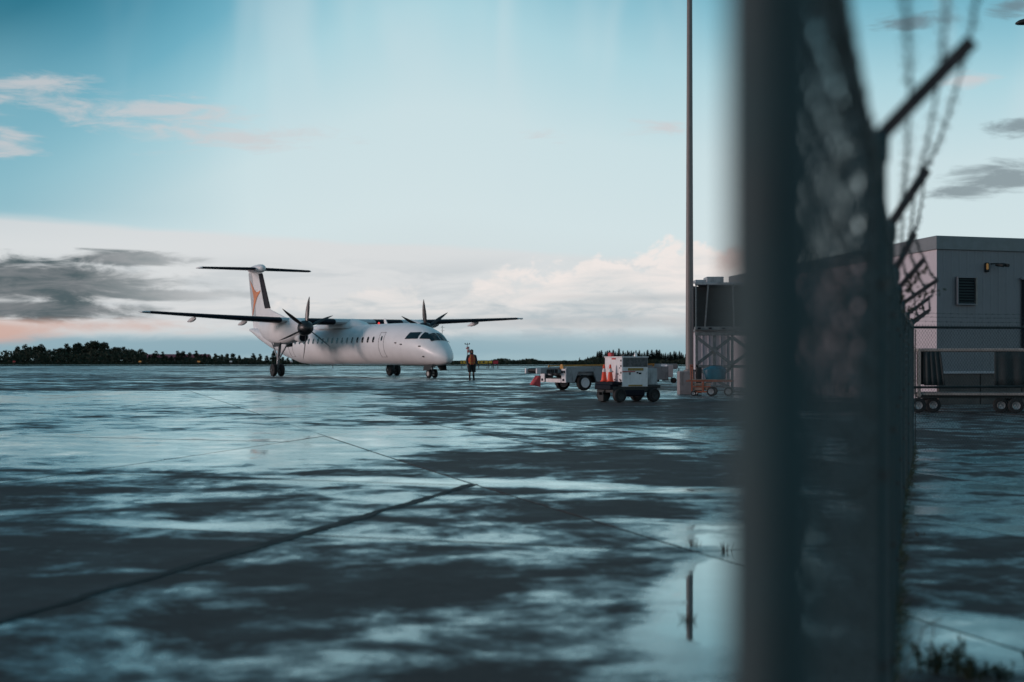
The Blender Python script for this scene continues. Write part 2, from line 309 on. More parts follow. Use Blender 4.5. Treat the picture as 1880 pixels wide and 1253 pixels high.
def wet_ground(name, dry=(0.082, 0.071, 0.069), wetc=(0.008, 0.036, 0.045), bias=0.0, use_puddles=True):
    mt = bpy.data.materials.new(name); mt.use_nodes = True; t = mt.node_tree; N = NB(t); b = t.nodes['Principled BSDF']
    ge = t.nodes.new('ShaderNodeNewGeometry'); P = ge.outputs['Position']
    sp = t.nodes.new('ShaderNodeSeparateXYZ'); t.links.new(P, sp.inputs[0]); X, Y = sp.outputs[0], sp.outputs[1]
    oi = t.nodes.new('ShaderNodeObjectInfo'); rnd = oi.outputs['Random']
    P2 = N.vec(X, N.m('MULTIPLY', Y, 1.05), 0.0)
    a = N.noise(P2, 0.22, 2, 0.55, 0.5); bb = N.noise(P2, 0.78, 6, 0.64, 0.5); c = N.noise(P, 6.0, 4, 0.75); big = N.noise(P, 0.05, 1, 0.5)
    w = N.m('ADD', N.m('ADD', N.m('MULTIPLY', N.m('SUBTRACT', a, 0.5), 0.75), N.m('MULTIPLY', N.m('SUBTRACT', bb, 0.5), 1.45)), N.m('MULTIPLY', N.m('SUBTRACT', c, 0.5), 0.42))
    w = N.m('ADD', w, N.m('MULTIPLY', N.m('SUBTRACT', big, 0.5), 0.6))
    w = N.m('ADD', w, N.m('MULTIPLY', N.m('SUBTRACT', rnd, 0.5), 0.28))
    w = N.m('ADD', w, N.m('MULTIPLY', N.m('SUBTRACT', N.noise(P2, 1.7, 2, 0.5, 0.0), 0.5), 0.45))
    w = N.m('ADD', w, N.lin(Y, 45.0, 80.0, 0.0, 0.16))
    w = N.m('ADD', w, bias)
    if use_puddles:
        def el(x0, y0, rx, ry, k, ang=0.0):
            ca, sa = math.cos(ang), math.sin(ang)
            dx = N.m('SUBTRACT', X, x0); dy = N.m('SUBTRACT', Y, y0)
            u = N.m('DIVIDE', N.m('ADD', N.m('MULTIPLY', dx, ca), N.m('MULTIPLY', dy, sa)), rx)
            v = N.m('DIVIDE', N.m('SUBTRACT', N.m('MULTIPLY', dy, ca), N.m('MULTIPLY', dx, sa)), ry)
            d = N.m('SQRT', N.m('ADD', N.m('MULTIPLY', u, u), N.m('MULTIPLY', v, v)))
            return N.m('MULTIPLY', N.m('SUBTRACT', 1.0, N.ss(d, 0.35, 1.0)), k)
        for q in PUDDLES: w = N.m('ADD', w, el(*q))
    wet = N.ss(w, -0.16, 0.24); pud = N.ss(w, 0.22, 0.62)
    tone = N.mix(N.noise(P, 7.0, 6, 0.7), tuple(q*0.62 for q in dry)+(1,), tuple(q*1.45 for q in dry)+(1,))
    tone = N.mix(N.m('MULTIPLY', rnd, 0.35), tone, tuple(q*0.5 for q in dry)+(1,))
    t.links.new(N.mix(wet, tone, (*wetc, 1)), b.inputs['Base Color'])
    r1 = N.lin(wet, 0, 1, 0.62, 0.15)
    t.links.new(N.m('SUBTRACT', r1, N.m('MULTIPLY', pud, 0.125)), b.inputs['Roughness'])
    t.links.new(N.lin(N.m('ADD', wet, N.m('MULTIPLY', N.ss(N.noise(P2, 1.1, 3, 0.65, 0.0), 0.45, 0.70), 0.22)), 0, 1.2, 0.04, 0.16), b.inputs['Specular IOR Level']); b.inputs['IOR'].default_value = 1.45
    bp = t.nodes.new('ShaderNodeBump'); bp.inputs['Distance'].default_value = 0.006
    fr = t.nodes.new('ShaderNodeFresnel'); fr.inputs['IOR'].default_value = 1.42; t.links.new(bp.outputs[0], fr.inputs['Normal'])
    gl = t.nodes.new('ShaderNodeBsdfAnisotropic'); gl.distribution = 'GGX'; gl.inputs['Color'].default_value = (0.72, 0.96, 1.0, 1)
    t.links.new(N.m('SUBTRACT', r1, N.m('MULTIPLY', pud, 0.125)), gl.inputs['Roughness']); t.links.new(bp.outputs[0], gl.inputs['Normal'])
    mxs = t.nodes.new('ShaderNodeMixShader'); t.links.new(N.m('MULTIPLY', N.m('MULTIPLY', fr.outputs[0], 1.15, clamp=True), N.m('MULTIPLY_ADD', wet, 0.93, N.m('MULTIPLY', N.ss(N.noise(P2, 1.1, 3, 0.65, 0.0), 0.45, 0.70), 0.06))), mxs.inputs[0])
    t.links.new(b.outputs[0], mxs.inputs[1]); t.links.new(gl.outputs[0], mxs.inputs[2]); t.links.new(mxs.outputs[0], t.nodes['Material Output'].inputs[0])
    t.links.new(N.lin(pud, 0, 1, 0.45, 0.012), bp.inputs['Strength'])
    t.links.new(N.noise(P, 30.0, 3, 0.7), bp.inputs['Height']); t.links.new(bp.outputs[0], b.inputs['Normal'])
    return mt
# pooled water: x, y, radius across, radius along, strength, turn
PUDDLES = [(1.58, 9.9, 0.72, 3.2, 0.85, -0.26), (2.1, 13.0, 0.9, 1.6, 0.6, -0.2), (0.1, 18.3, 4.4, 0.8, 0.55, -0.33), (-6, 26, 7, 9, 0.38, 0.0), (-13, 46, 12, 20, 0.34, 0.0), (-2, 13.2, 3.0, 1.0, 0.22, -0.2),
           (2.6, 8.2, 1.2, 1.3, 0.45, 0.0), (-0.9, 10.2, 2.6, 2.4, -0.10, 0.0), (-2.6, 12.4, 1.9, 1.2, -0.12, 0), (0.7, 15.2, 1.6, 1.6, -0.2, 0), (5, 44, 6, 9, -0.25, 0)]
M['wet'] = wet_ground('wet_apron_concrete', bias=-0.07)
M['tar'] = pm('joint_sealant', (0.018, 0.019, 0.020), 0.7, spec=0.2)

# ================================================================== GROUND
def sheet(name, mat, x0, x1, ys, dz, parent=None, nx=1):
    m = MB(); n = nx+1
    v = [(x0+(x1-x0)*i/nx, y, G(y)+dz) for y in ys for i in range(n)]
    f = [(k*n+i, k*n+i+1, (k+1)*n+i+1, (k+1)*n+i) for k in range(len(ys)-1) for i in range(nx)]
    m.add(v, f); return m.build(name, mat, parent, smooth=180)
def grass_mat():
    mt = bpy.data.materials.new('airfield_grass'); mt.use_nodes = True; t = mt.node_tree; N = NB(t); b = t.nodes['Principled BSDF']
    P = t.nodes.new('ShaderNodeNewGeometry').outputs['Position']
    n = N.noise(N.scale(P, (1, 0.3, 1)), 0.12, 6, 0.6)
    t.links.new(N.mix(N.ss(n, 0.35, 0.65), (0.018, 0.026, 0.018, 1), (0.045, 0.045, 0.026, 1)), b.inputs['Base Color'])
    b.inputs['Roughness'].default_value = 1.0; b.inputs['Specular IOR Level'].default_value = 0.0
    return mt
M['grass'] = grass_mat()
ys_all = [-30, -12] + [q for q in range(0, 110, 2)] + [120, 150, 200, 260, 300]
ground = sheet('ground', M['grass'], -4000, 4000, [-400, -30, -12] + list(range(0, 110, 4)) + [150, 300, 600, 1200, 2500, 5200], -0.06); tag(ground, 'dark flat airfield grass stretching to the horizon', 'ground', kind='structure')
# far runway strip seen as one thin pale line in the grass
rw = sheet('runway', M['wet'], -500, 500, [330, 352], -0.03); tag(rw, 'thin pale strip of runway in the far grass', 'runway', kind='structure')
YN, YF, XL, XR = -6.0, 60.0, -28.0, 34.0          # the slabs that can be told apart
apron = MB()
def strip(m, x0, x1, ys, dz):
    for a_, b_ in zip(ys[:-1], ys[1:]):
        m.add([(x0, a_, G(a_)+dz), (x1, a_, G(a_)+dz), (x1, b_, G(b_)+dz), (x0, b_, G(b_)+dz)], [(0, 1, 2, 3)])
near = [q for q in range(-6, 61, 2)]
strip(apron, XL, XR, near, -0.035); 
apron_tar = apron.build('apron', M['tar'], smooth=180); tag(apron_tar, 'wet concrete aircraft apron of large slabs with dark joints', 'apron', kind='structure')
far = MB()
strip(far, -400, 400, [60, 64, 68, 72, 76, 80, 84, 88, 92, 100, 120, 150, 200, 270], 0.0)
strip(far, -400, XL, near, 0.0); strip(far, XR, 400, near, 0.0)
far.build('far_pavement', M['wet'], apron_tar, smooth=180)
# joint lines measured on the ground plane; convex polygons are split by them
def split(polys, p, d, keep=None):
    n = (-d[1], d[0]); out = []
    for poly in polys:
        if keep and not keep(poly): out.append(poly); continue
        s = [(q[0]-p[0])*n[0] + (q[1]-p[1])*n[1] for q in poly]
        if min(s) > -0.05 or max(s) < 0.05: out.append(poly); continue
        for sg in (1, -1):
            r = []
            for i in range(len(poly)):
                a_, b_, sa, sb = poly[i], poly[(i+1) % len(poly)], s[i]*sg, s[(i+1) % len(poly)]*sg
                if sa >= 0: r.append(a_)
                if (sa > 0) != (sb > 0) and sa != sb:
                    k = sa/(sa-sb); r.append((a_[0]+(b_[0]-a_[0])*k, a_[1]+(b_[1]-a_[1])*k))
            if len(r) > 2: out.append(r)
    return out
def cen(poly): return sum(q[0] for q in poly)/len(poly), sum(q[1] for q in poly)/len(poly)
DA = (0.267, 0.9637); DB = (-0.300, 0.954); P3 = (-0.49, 18.3)
polys = [[(XL, YN), (XR, YN), (XR, YF), (XL, YF)]]
polys = split(polys, P3, DB)
def left3(poly): c = cen(poly); return (c[0]-P3[0])*DB[1] - (c[1]-P3[1])*DB[0] < 0
def right3(poly): return not left3(poly)
for k in range(-4, 6):                                # lanes parallel to the fence
    polys = split(polys, (-1.98-k*6.2, 12.9), DA, left3)
CA = (0.948, -0.318)
for y0 in (-1.5, 6.0, 12.37, 18.0, 25.5, 33, 40.5, 48, 55.5, 63, 70.5):
    polys = split(polys, (0, y0), CA, left3)
for k in range(-2, 16):
    polys = split(polys, (P3[0]+3.36*k, P3[1]), DB, right3)
CB = (0.954, 0.300)
for y0 in (-9, -1.8, 5.4, 11.4, 16.9, 24, 31, 38, 45, 52, 59, 66): polys = split(polys, (0, y0), CB, right3)
def clip_y(poly, y, sg):
    r = []
    for i in range(len(poly)):
        a_, b_ = poly[i], poly[(i+1) % len(poly)]; sa, sb = (a_[1]-y)*sg, (b_[1]-y)*sg
        if sa >= 0: r.append(a_)
        if (sa > 0) != (sb > 0) and sa != sb:
            k = sa/(sa-sb); r.append((a_[0]+(b_[0]-a_[0])*k, y))
    return r
def area(p): return abs(sum(p[i][0]*p[(i+1) % len(p)][1]-p[(i+1) % len(p)][0]*p[i][1] for i in range(len(p)))/2)
def inset(poly, d):
    c = cen(poly); out = poly
    n = len(poly)
    sgn = 1 if sum(poly[i][0]*poly[(i+1) % n][1]-poly[(i+1) % n][0]*poly[i][1] for i in range(n)) > 0 else -1
    for i in range(n):
        a_, b_ = poly[i], poly[(i+1) % n]; ex, ey = b_[0]-a_[0], b_[1]-a_[1]; L = math.hypot(ex, ey)
        if L < 1e-6: continue
        nx_, ny_ = -ey/L*sgn, ex/L*sgn; px_, py_ = a_[0]+nx_*d, a_[1]+ny_*d
        r = []
        for j in range(len(out)):
            p_, q_ = out[j], out[(j+1) % len(out)]
            sa = (p_[0]-px_)*nx_+(p_[1]-py_)*ny_; sb = (q_[0]-px_)*nx_+(q_[1]-py_)*ny_
            if sa >= 0: r.append(p_)
            if (sa > 0) != (sb > 0) and sa != sb:
                k = sa/(sa-sb); r.append((p_[0]+(q_[0]-p_[0])*k, p_[1]+(q_[1]-p_[1])*k))
        out = r
        if len(out) < 3: return []
    return out
rs = random.Random(3)
for poly in polys:
    poly = inset(poly, 0.013)
    if len(poly) < 3 or area(poly) < 0.3: continue
    lift = rs.uniform(-0.003, 0.003)
    bm = bmesh.new()
    y = math.floor(min(q[1] for q in poly)); y1 = max(q[1] for q in poly)
    while y < y1:                                     # strips follow the fall of the ground
        p = clip_y(clip_y(poly, y, 1), y+2, -1)
        p = [q for i, q in enumerate(p) if math.hypot(q[0]-p[i-1][0], q[1]-p[i-1][1]) > 1e-4]
        if len(p) > 2: bm.faces.new([bm.verts.new((q[0], q[1], G(q[1])+lift)) for q in p])
        y += 2
    bmesh.ops.remove_doubles(bm, verts=bm.verts[:], dist=1e-4)
    bmesh.ops.recalc_face_normals(bm, faces=bm.faces[:])
    for f_ in bm.faces:
        if f_.normal.z < 0: f_.normal_flip()
    be = [e_ for e_ in bm.edges if e_.is_boundary]
    r_ = bmesh.ops.extrude_edge_only(bm, edges=be)
    for v_ in [g for g in r_['geom'] if isinstance(g, bmesh.types.BMVert)]: v_.co.z -= 0.034
    me = bpy.data.meshes.new('slab'); bm.to_mesh(me); bm.free(); me.materials.append(M['wet'])
    o = bpy.data.objects.new('slab', me); COL.objects.link(o); o.parent = apron_tar

# hand-poured sealant wanders along the main joints
def sealant(p, q, w, seed):
    r = random.Random(seed); d = Vector((q[0]-p[0], q[1]-p[1])); L = d.length; d /= L; n = Vector((-d.y, d.x)); k = int(L/0.12)
    m = MB(); v = []; o1 = o2 = 0.0
    for i in range(k+1):
        c = Vector(p)+d*(L*i/k); o1 = o1*0.8+r.gauss(0, 0.35); o2 = o2*0.8+r.gauss(0, 0.35)
        for a_ in (n*(w*(0.5+0.32*o1)), -n*(w*(0.5+0.32*o2))): v.append((c.x+a_.x, c.y+a_.y, G(c.y)+0.0055))
    m.add(v, [(2*i, 2*i+1, 2*i+3, 2*i+2) for i in range(k)]); m.build('sealant_strip', M['tar'], apron_tar, smooth=180)
def along(p, d, t): return (p[0]+d[0]*t, p[1]+d[1]*t)
sealant(along((-1.98, 12.9), DA, -9), along((-1.98, 12.9), DA, 5.6), 0.11, 1)
sealant(along((0, 12.37), CA, -9), along((0, 12.37), CA, 1.5), 0.035, 3)
sealant(along((0, 18.0), CA, -14), along((0, 18.0), CA, -0.6), 0.03, 5)

# ================================================================== AIRCRAFT
AG = 0.51
plane = empty('propeller_airliner', (-3.7, 85.1, AG), R(-58.4), 'white twin propeller airliner with high wings, T tail and orange tail emblem', 'airplane')
FS = [(0.0, 1.17, 1.23, 0.03), (-0.05, 1.03, 1.40, 0.16), (-0.16, 0.94, 1.56, 0.29), (-0.4, 0.86, 1.79, 0.46), (-0.8, 0.80, 2.07, 0.65), (-1.2, 0.78, 2.33, 0.80), (-1.6, 0.77, 2.60, 0.93),
      (-2.0, 0.76, 2.83, 1.04), (-2.5, 0.76, 3.04, 1.14), (-3.0, 0.76, 3.17, 1.21), (-3.7, 0.77, 3.30, 1.29), (-4.6, 0.78, 3.41, 1.325), (-6, 0.79, 3.46, 1.345), (-9, 0.79, 3.47, 1.345), (-14, 0.79, 3.47, 1.345),
      (-20, 0.79, 3.47, 1.345), (-21.5, 0.86, 3.49, 1.34), (-24, 1.28, 3.53, 1.25), (-27, 1.95, 3.58, 1.0), (-29.5, 2.58, 3.62, 0.67), (-31.5, 3.15, 3.64, 0.30), (-32.6, 3.42, 3.60, 0.08)]
def fsec(x):
    x = max(min(x, 0.0), -32.6)
    for (xa, b0, t0, w0), (xb, b1, t1, w1) in zip(FS[:-1], FS[1:]):
        if xb <= x <= xa:
            k = (xa-x)/(xa-xb); return b0+(b1-b0)*k, t0+(t1-t0)*k, w0+(w1-w0)*k
def fpt(x, z, s, off=0.0):         # point on the skin at station x, height z, side s
    b, t, w = fsec(x); zc, hh = (b+t)/2, (t-b)/2
    q = max(-0.9999, min(0.9999, (z-zc)/hh)); y = w*math.sqrt(1-q*q)
    n = Vector((0, y/(w*w), (z-zc)/(hh*hh))).normalized()
    return Vector((x, s*(y+n.y*off), z+n.z*off))
def fring(x, n=36):
    b, t, w = fsec(x); zc, hh = (b+t)/2, (t-b)/2
    return [(x, w*math.cos(q), zc+hh*math.sin(q)) for q in (2*math.pi*i/n for i in range(n))]
xs = sorted(set([f[0] for f in FS] + [-0.1, -0.28, -0.6, -1.0, -1.3, -1.4, -1.5, -1.7, -1.8, -1.9, -2.1, -2.25, -2.35, -2.7, -3.35, -5.2, -7.5, -11, -17, -22.7, -25.5, -28.2, -30.5]), reverse=True)
fus = MB().loft([fring(x) for x in xs]).build('fuselage', M['plane_white'], plane, smooth=60)
def skin_patch(name, poly_fn, mat, parent, side, nu=5, nv=5, off=0.025):
    m = MB(); v = []; f = []
    for i in range(nu+1):
        for j in range(nv+1):
            x, z = poly_fn(i/nu, j/nv); v.append(fpt(x, z, side, off))
    for i in range(nu):
        for j in range(nv): f.append((i*(nv+1)+j, (i+1)*(nv+1)+j, (i+1)*(nv+1)+j+1, i*(nv+1)+j+1))
    m.add(v, f); return m.build(name, mat, parent, smooth=60)
def quad(a_, b_, c_, d_):          # a bottom-aft, b bottom-fore, c top-fore, d top-aft
    return lambda u, v: tuple((a_[i]*(1-u)+b_[i]*u)*(1-v) + (d_[i]*(1-u)+c_[i]*u)*v for i in (0, 1))
for s in (-1, 1):
    skin_patch('cockpit_window', quad((-3.55, 2.40), (-2.34, 2.40), (-2.38, 2.80), (-3.30, 2.80)), M['glass'], fus, s)
    skin_patch('cockpit_window', quad((-2.18, 2.40), (-1.52, 2.37), (-1.98, 2.74), (-2.22, 2.80)), M['glass'], fus, s)
    for k in range(19):            # cabin windows: rounded, tall
        x = -7.75-k*0.79
        m = MB(); p = []
        for i in range(14):
            t = 2*math.pi*i/14; cx, cz = math.cos(t), math.sin(t)
            p.append(fpt(x+0.13*math.copysign(abs(cx)**0.7, cx), 2.42+0.19*math.copysign(abs(cz)**0.7, cz), s, 0.010))
        m.add(p, [list(range(14))]); m.build('cabin_window', M['glass'], fus)
    for (xa, xb, z0, z1) in ((-6.95, -6.25, 1.30, 2.86), (-21.6, -20.9, 1.35, 2.86)):
        d = MB()
        for (p0, p1) in (((xa, z0), (xa, z1)), ((xa, z1), (xb, z1)), ((xb, z1), (xb, z0)), ((xb, z0), (xa, z0))):
            d.tube([fpt(p0[0]+(p1[0]-p0[0])*k/8, p0[1]+(p1[1]-p0[1])*k/8, s, 0.002) for k in range(9)], 0.014, 5)
        dr_ = d.build('cabin_door', M['seam'], plane)
        skin_patch('door_window', quad((xb-0.42, 2.34), (xb-0.24, 2.34), (xb-0.24, 2.62), (xb-0.42, 2.62)), M['glass'], dr_, s, 2, 2, 0.014)
# windscreen panes wrap round the nose between the side windows
for s in (-1, 1):
    m = MB(); v = []; f = []
    for i in range(7):
        for j in range(5):
            u, q = i/6, j/4
            xb, xt = -1.12-0.22*u, -1.86-0.02*u
            x = xb+(xt-xb)*q
            b, t, w = fsec(x); zc, hh = (b+t)/2, (t-b)/2
            yy = 0.03+(0.56-0.03)*u; yy = min(yy, w*0.93)
            z = zc+hh*math.sqrt(max(0.0, 1-(yy/w)**2)); v.append((x+0.018, s*yy*1.02, z+0.022))
    for i in range(6):
        for j in range(4): f.append((i*5+j, (i+1)*5+j, (i+1)*5+j+1, i*5+j+1))
    m.add(v, f); m.build('windscreen', M['glass'], fus, smooth=60)
for (x, z) in ((-2.0, 1.95), (-1.75, 1.32), (-4.6, 2.18), (-3.9, 2.08)):   # probes and vents on the near side
    p = fpt(x, z, -1, 0.0); MB().box(p, (0.16, 0.10, 0.07)).build('air_probe', M['dark'], fus)
# small dark registration marks low on the dorsal fin: too small to read, kept as flecks
# ---- wings
def airfoil(le, c, th, y, z, off=0.0, smax=1.0, n=11):
    pts = []
    ss_ = [smax*(1-math.cos(math.pi*i/(n-1)))/2 for i in range(n)]
    def yt(s): return 5*th*c*(0.2969*math.sqrt(s)-0.126*s-0.3516*s*s+0.2843*s**3-0.1036*s**4)
    for s in reversed(ss_): pts.append((le-s*c+off*(1-s/smax*0.9) if off else le-s*c, y, z+yt(s)*1.08+off))
    for s in ss_[1:]: pts.append((le-s*c+off*(1-s/smax*0.9) if off else le-s*c, y, z-yt(s)*0.82-off))
    return pts
WS = [(0.0, -13.05, 3.15, 3.66, 0.15), (4.4, -13.05, 3.05, 3.68, 0.15), (9.0, -13.75, 2.15, 3.90, 0.14), (13.9, -14.42, 1.32, 4.16, 0.12), (14.2, -14.75, 0.72, 4.18, 0.08)]
def wst(y):
    for p_, q_ in zip(WS[:-1], WS[1:]):
        if p_[0] <= y <= q_[0]:
            k = (y-p_[0])/(q_[0]-p_[0]); return tuple(p_[i]+(q_[i]-p_[i])*k for i in range(1, 5))
for s in (-1, 1):
    m = MB(); ys_ = [0.0, 2, 4.4, 6.5, 9.0, 11.5, 13.9, 14.2]
    rings = []
    for y in ys_:
        le, c, z, th = wst(y); rings.append(airfoil(le, c, th, s*y, z))
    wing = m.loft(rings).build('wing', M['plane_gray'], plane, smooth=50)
    for (ya, yb) in ((1.5, 3.55), (5.3, 13.7)):
        rr = []
        for i in range(7):
            y = ya+(yb-ya)*i/6; le, c, z, th = wst(y); rr.append(airfoil(le, c, th, s*y, z, 0.010, 0.16))
        MB().loft(rr).build('deicing_boot', M['boot'], wing, smooth=50)
    le, c, z, th = wst(14.0)
    MB().lathe([(0.02, 0), (0.06, 0.1), (0.06, 0.35), (0.02, 0.5)], (le+0.05, s*14.2, z), (-1, 0, 0), 10).build('wingtip_light', M['white_lens'], wing)
    for y in (7.2, 10.6, 2.6):     # flap track fairings below the trailing edge
        le, c, z, th = wst(y)
        prof = [(0.01, 0), (0.10, 0.25), (0.15, 0.7), (0.13, 1.15), (0.05, 1.6), (0.01, 1.75)]
        MB().lathe(prof, (le-c*0.42, s*y, z-0.15), (-1, 0, -0.12), 12).build('flap_fairing', M['plane_white'], wing, smooth=60)
    le, c, z, th = wst(8.0)
    # ---- nacelle
    NS = [(-11.62, 3.20, 0.47, 0.47), (-11.9, 3.19, 0.53, 0.56), (-12.5, 3.16, 0.60, 0.70), (-13.5, 3.10, 0.66, 0.84), (-15.0, 3.06, 0.67, 0.90), (-16.6, 3.08, 0.64, 0.84), (-17.8, 3.20, 0.54, 0.66), (-18.8, 3.38, 0.34, 0.38), (-19.5, 3.50, 0.07, 0.08)]
    def nring(q, n=24):
        x, zc, hw, hh = q; r = []
        for i in range(n):
            t = 2*math.pi*i/n; cx, sz = math.cos(t), math.sin(t)
            r.append((x, s*4.4+hw*math.copysign(abs(cx)**0.72, cx), zc+hh*math.copysign(abs(sz)**0.82, sz)))
        return r
    nac = MB().loft([nring(q) for q in NS]).build('nacelle', M['plane_white'], plane, smooth=60)
    MB().lathe([(0.20, 0.30), (0.30, 0.0), (0.36, 0.04), (0.40, 0.35), (0.34, 1.0), (0.1, 1.5)], (-11.72, s*4.4, 2.60), (-1, 0, 0.10), 20).build('intake_lip', M['plane_white'], nac)
    MB().lathe([(0.02, 0), (0.31, 0.0), (0.31, 0.05), (0.02, 0.06)], (-11.745, s*4.4, 2.60), (-1, 0, 0.10), 20).build('air_intake', M['boot'], nac)
    MB().loft([[(-11.9, s*4.4+s*0.0+0.535*dy, 2.92), (-16.5, s*4.4+0.66*dy, 2.92), (-16.5, s*4.4+0.67*dy, 2.90), (-11.9, s*4.4+0.545*dy, 2.90)] for dy in (0.99, 1.01)]).build('panel_line', M['seam'], nac)
    # ---- propeller
    hub = Vector((-11.3, s*4.4, 3.20))
    prop = MB().lathe([(0.02, 0.62), (0.20, 0.55), (0.36, 0.36), (0.46, 0.12), (0.50, -0.12), (0.48, -0.34)], hub, (1, 0, 0), 24).build('propeller', M['prop'], plane, smooth=60)
    for k in range(6):
        t = R((4 if s < 0 else -7)+60*k)   # measured from straight up
        up = Vector((0, math.sin(t)*1.0, math.cos(t))); tang = Vector((0, math.cos(t), -math.sin(t))); fw = Vector((1, 0, 0))
        rings = []
        for (r, c, tw) in ((0.30, 0.10, 68), (0.55, 0.15, 66), (0.9, 0.175, 64), (1.3, 0.15, 62), (1.65, 0.10, 60), (1.9, 0.05, 58), (2.06, 0.012, 58)):
            d1 = tang*math.cos(R(tw)) + fw*math.sin(R(tw)); d2 = tang*math.sin(R(tw)) - fw*math.cos(R(tw))
            p = hub + up*r + tang*(0.07*(r/2.0)**3)
            rings.append([p + d1*(c*math.cos(q)) + d2*(c*0.16*math.sin(q)+0.006*math.sin(q)) for q in (2*math.pi*i/10 for i in range(10))])
        MB().loft(rings).build('blade', M['prop'], prop, smooth=60)
    # ---- main gear
    gy = s*4.4
    gear = MB()
    gear.tube([(-15.7, gy, 2.5), (-16.0, gy, 1.3), (-16.2, gy, 0.43)], [0.13, 0.11, 0.085], 12)
    gear.cyl((-16.2, gy-0.45, 0.43), (-16.2, gy+0.45, 0.43), 0.06)
    gear.tube([(-14.2, gy, 2.35), (-15.95, gy, 1.15)], 0.05, 8); gear.tube([(-17.4, gy, 2.5), (-16.05, gy, 1.2)], 0.05, 8)
    gr_ = gear.build('main_gear', M['strut'], plane)
    for dy in (-0.27, 0.27):
        tyre_prof = [(0.20, -0.11), (0.34, -0.14), (0.41, -0.11), (0.43, -0.04), (0.43, 0.04), (0.41, 0.11), (0.34, 0.14), (0.20, 0.11)]
        wh = MB().lathe(tyre_prof, (-16.2, gy+dy, 0.43), (0, 1, 0), 28).build('wheel', M['tyre'], gr_)
    for dy in (-0.62, 0.62):
        MB().prism([(-14.5, gy+dy*0.6, 2.45), (-15.9, gy+dy*0.6, 2.35), (-15.7, gy+dy*0.8, 1.98), (-14.8, gy+dy*0.8, 2.02)], (0, 0.03, 0)).build('gear_door', M['dark'], gr_)
# wing root fairing
MB().loft([[(x, w*math.cos(q), z0+h*math.sin(q)) for q in (math.pi*i/14 for i in range(15))] for (x, w, h, z0) in ((-11.2, 0.1, 0.05, 3.30), (-12.4, 0.75, 0.45, 3.28), (-13.6, 0.95, 0.66, 3.26), (-15.5, 0.98, 0.66, 3.26), (-17.5, 0.85, 0.48, 3.28), (-20, 0.3, 0.16, 3.36), (-21, 0.05, 0.05, 3.42))]).build('wing_fairing', M['plane_white'], plane, smooth=70)
MB().lathe([(0.07, 0), (0.07, 0.07), (0.04, 0.13), (0.01, 0.14)], (-9.6, 0, 3.46), (0, 0, 1), 12).build('beacon', M['red_lens'], plane)
MB().prism([(-8.3, -0.02, 3.44), (-8.75, -0.02, 3.44), (-8.85, -0.02, 3.80), (-8.65, -0.02, 3.80)], (0, 0.04, 0)).build('antenna', M['plane_white'], plane)
# ---- nose gear
ng = MB(); ng.tube([(-2.2, 0, 1.0), (-2.3, 0, 0.28)], 0.075, 10); ng.cyl((-2.3, -0.28, 0.28), (-2.3, 0.28, 0.28), 0.04); ng.tube([(-3.1, 0, 0.9), (-2.3, 0, 0.45)], 0.04, 8)
ngo = ng.build('nose_gear', M['strut'], plane)
for dy in (-0.2, 0.2):
    wh = MB().lathe([(0.13, -0.08), (0.22, -0.10), (0.27, -0.07), (0.28, 0), (0.27, 0.07), (0.22, 0.10), (0.13, 0.08)], (-2.3, dy, 0.28), (0, 1, 0), 24).build('wheel', M['tyre'], ngo)
    MB().lathe([(0.02, -0.09), (0.14, -0.085), (0.14, 0.085), (0.02, 0.09)], (-2.3, dy, 0.28), (0, 1, 0), 16).build('rim', M['hub'], wh)
for s in (-1, 1):
    MB().prism([(-1.35, s*0.42, 0.86), (-2.5, s*0.42, 0.82), (-2.3, s*0.58, 0.45), (-1.5, s*0.58, 0.49)], (0, s*0.03, 0)).build('gear_door', M['dark'], ngo)
MB().lathe([(0.01, -0.05), (0.10, -0.05), (0.10, 0.03), (0.01, 0.04)], (-2.02, 0, 0.74), (1, 0, 0), 14).build('taxi_light', M['white_lens'], ngo)
# ---- fin and tailplane
def fin_ring(z):
    # leading edge, trailing edge, half thickness
    pts = [(3.3, -19.5), (4.2, -24.8), (5.0, -28.3), (8.15, -30.15)]
    le = pts[0][1]
    for (z0, x0), (z1, x1) in zip(pts[:-1], pts[1:]):
        if z0 <= z <= z1: le = x0+(x1-x0)*(z-z0)/(z1-z0)
    te = -31.95-(z-4.0)*0.235
    return le, te, 0.20-0.02*(z-3.3)
def fin_sec(z, s0=0.0, s1=1.0, off=0.0):
    le, te, h = fin_ring(z); c = le-te; core = min(c, 3.6)
    prof = [(0.0, 0.0), (0.03, 0.35), (0.10, 0.75), (0.22, 1.0), (0.62, 1.0), (1.0, 0.06)]
    up = [(le-core*s if s < 0.9 else te, h*k+off*(1 if k else 0), z) for s, k in prof]
    if c > 3.7:                    # dorsal fillet: long thin nose ahead of the core
        up = [(le, 0.0, z), (le-0.2, 0.06, z), (te+core*0.90, h*0.75, z), (te+core*0.78, h, z), (te+core*0.38, h, z), (te, h*0.06, z)]
    return up + [(x, -y, zz) for x, y, zz in reversed(up[1:])]
fin = MB().loft([fin_sec(z) for z in (3.3, 3.75, 4.2, 4.6, 5.0, 5.8, 7.0, 8.15)]).build('fin', M['plane_white'], plane, smooth=45)
bt = []
for z in (5.1, 5.8, 6.6, 7.3, 7.85):
    le, te, h = fin_ring(z); core = min(le-te, 3.6)
    up = [(le+0.012, 0, z), (le-core*0.03, h*0.35+0.012, z), (le-core*0.10, h*0.75+0.012, z), (le-core*0.20, h*0.96+0.014, z)]
    bt.append(up+[(x, -y, zz) for x, y, zz in reversed(up[1:])])
MB().loft(bt).build('deicing_boot', M['boot'], fin, smooth=45)
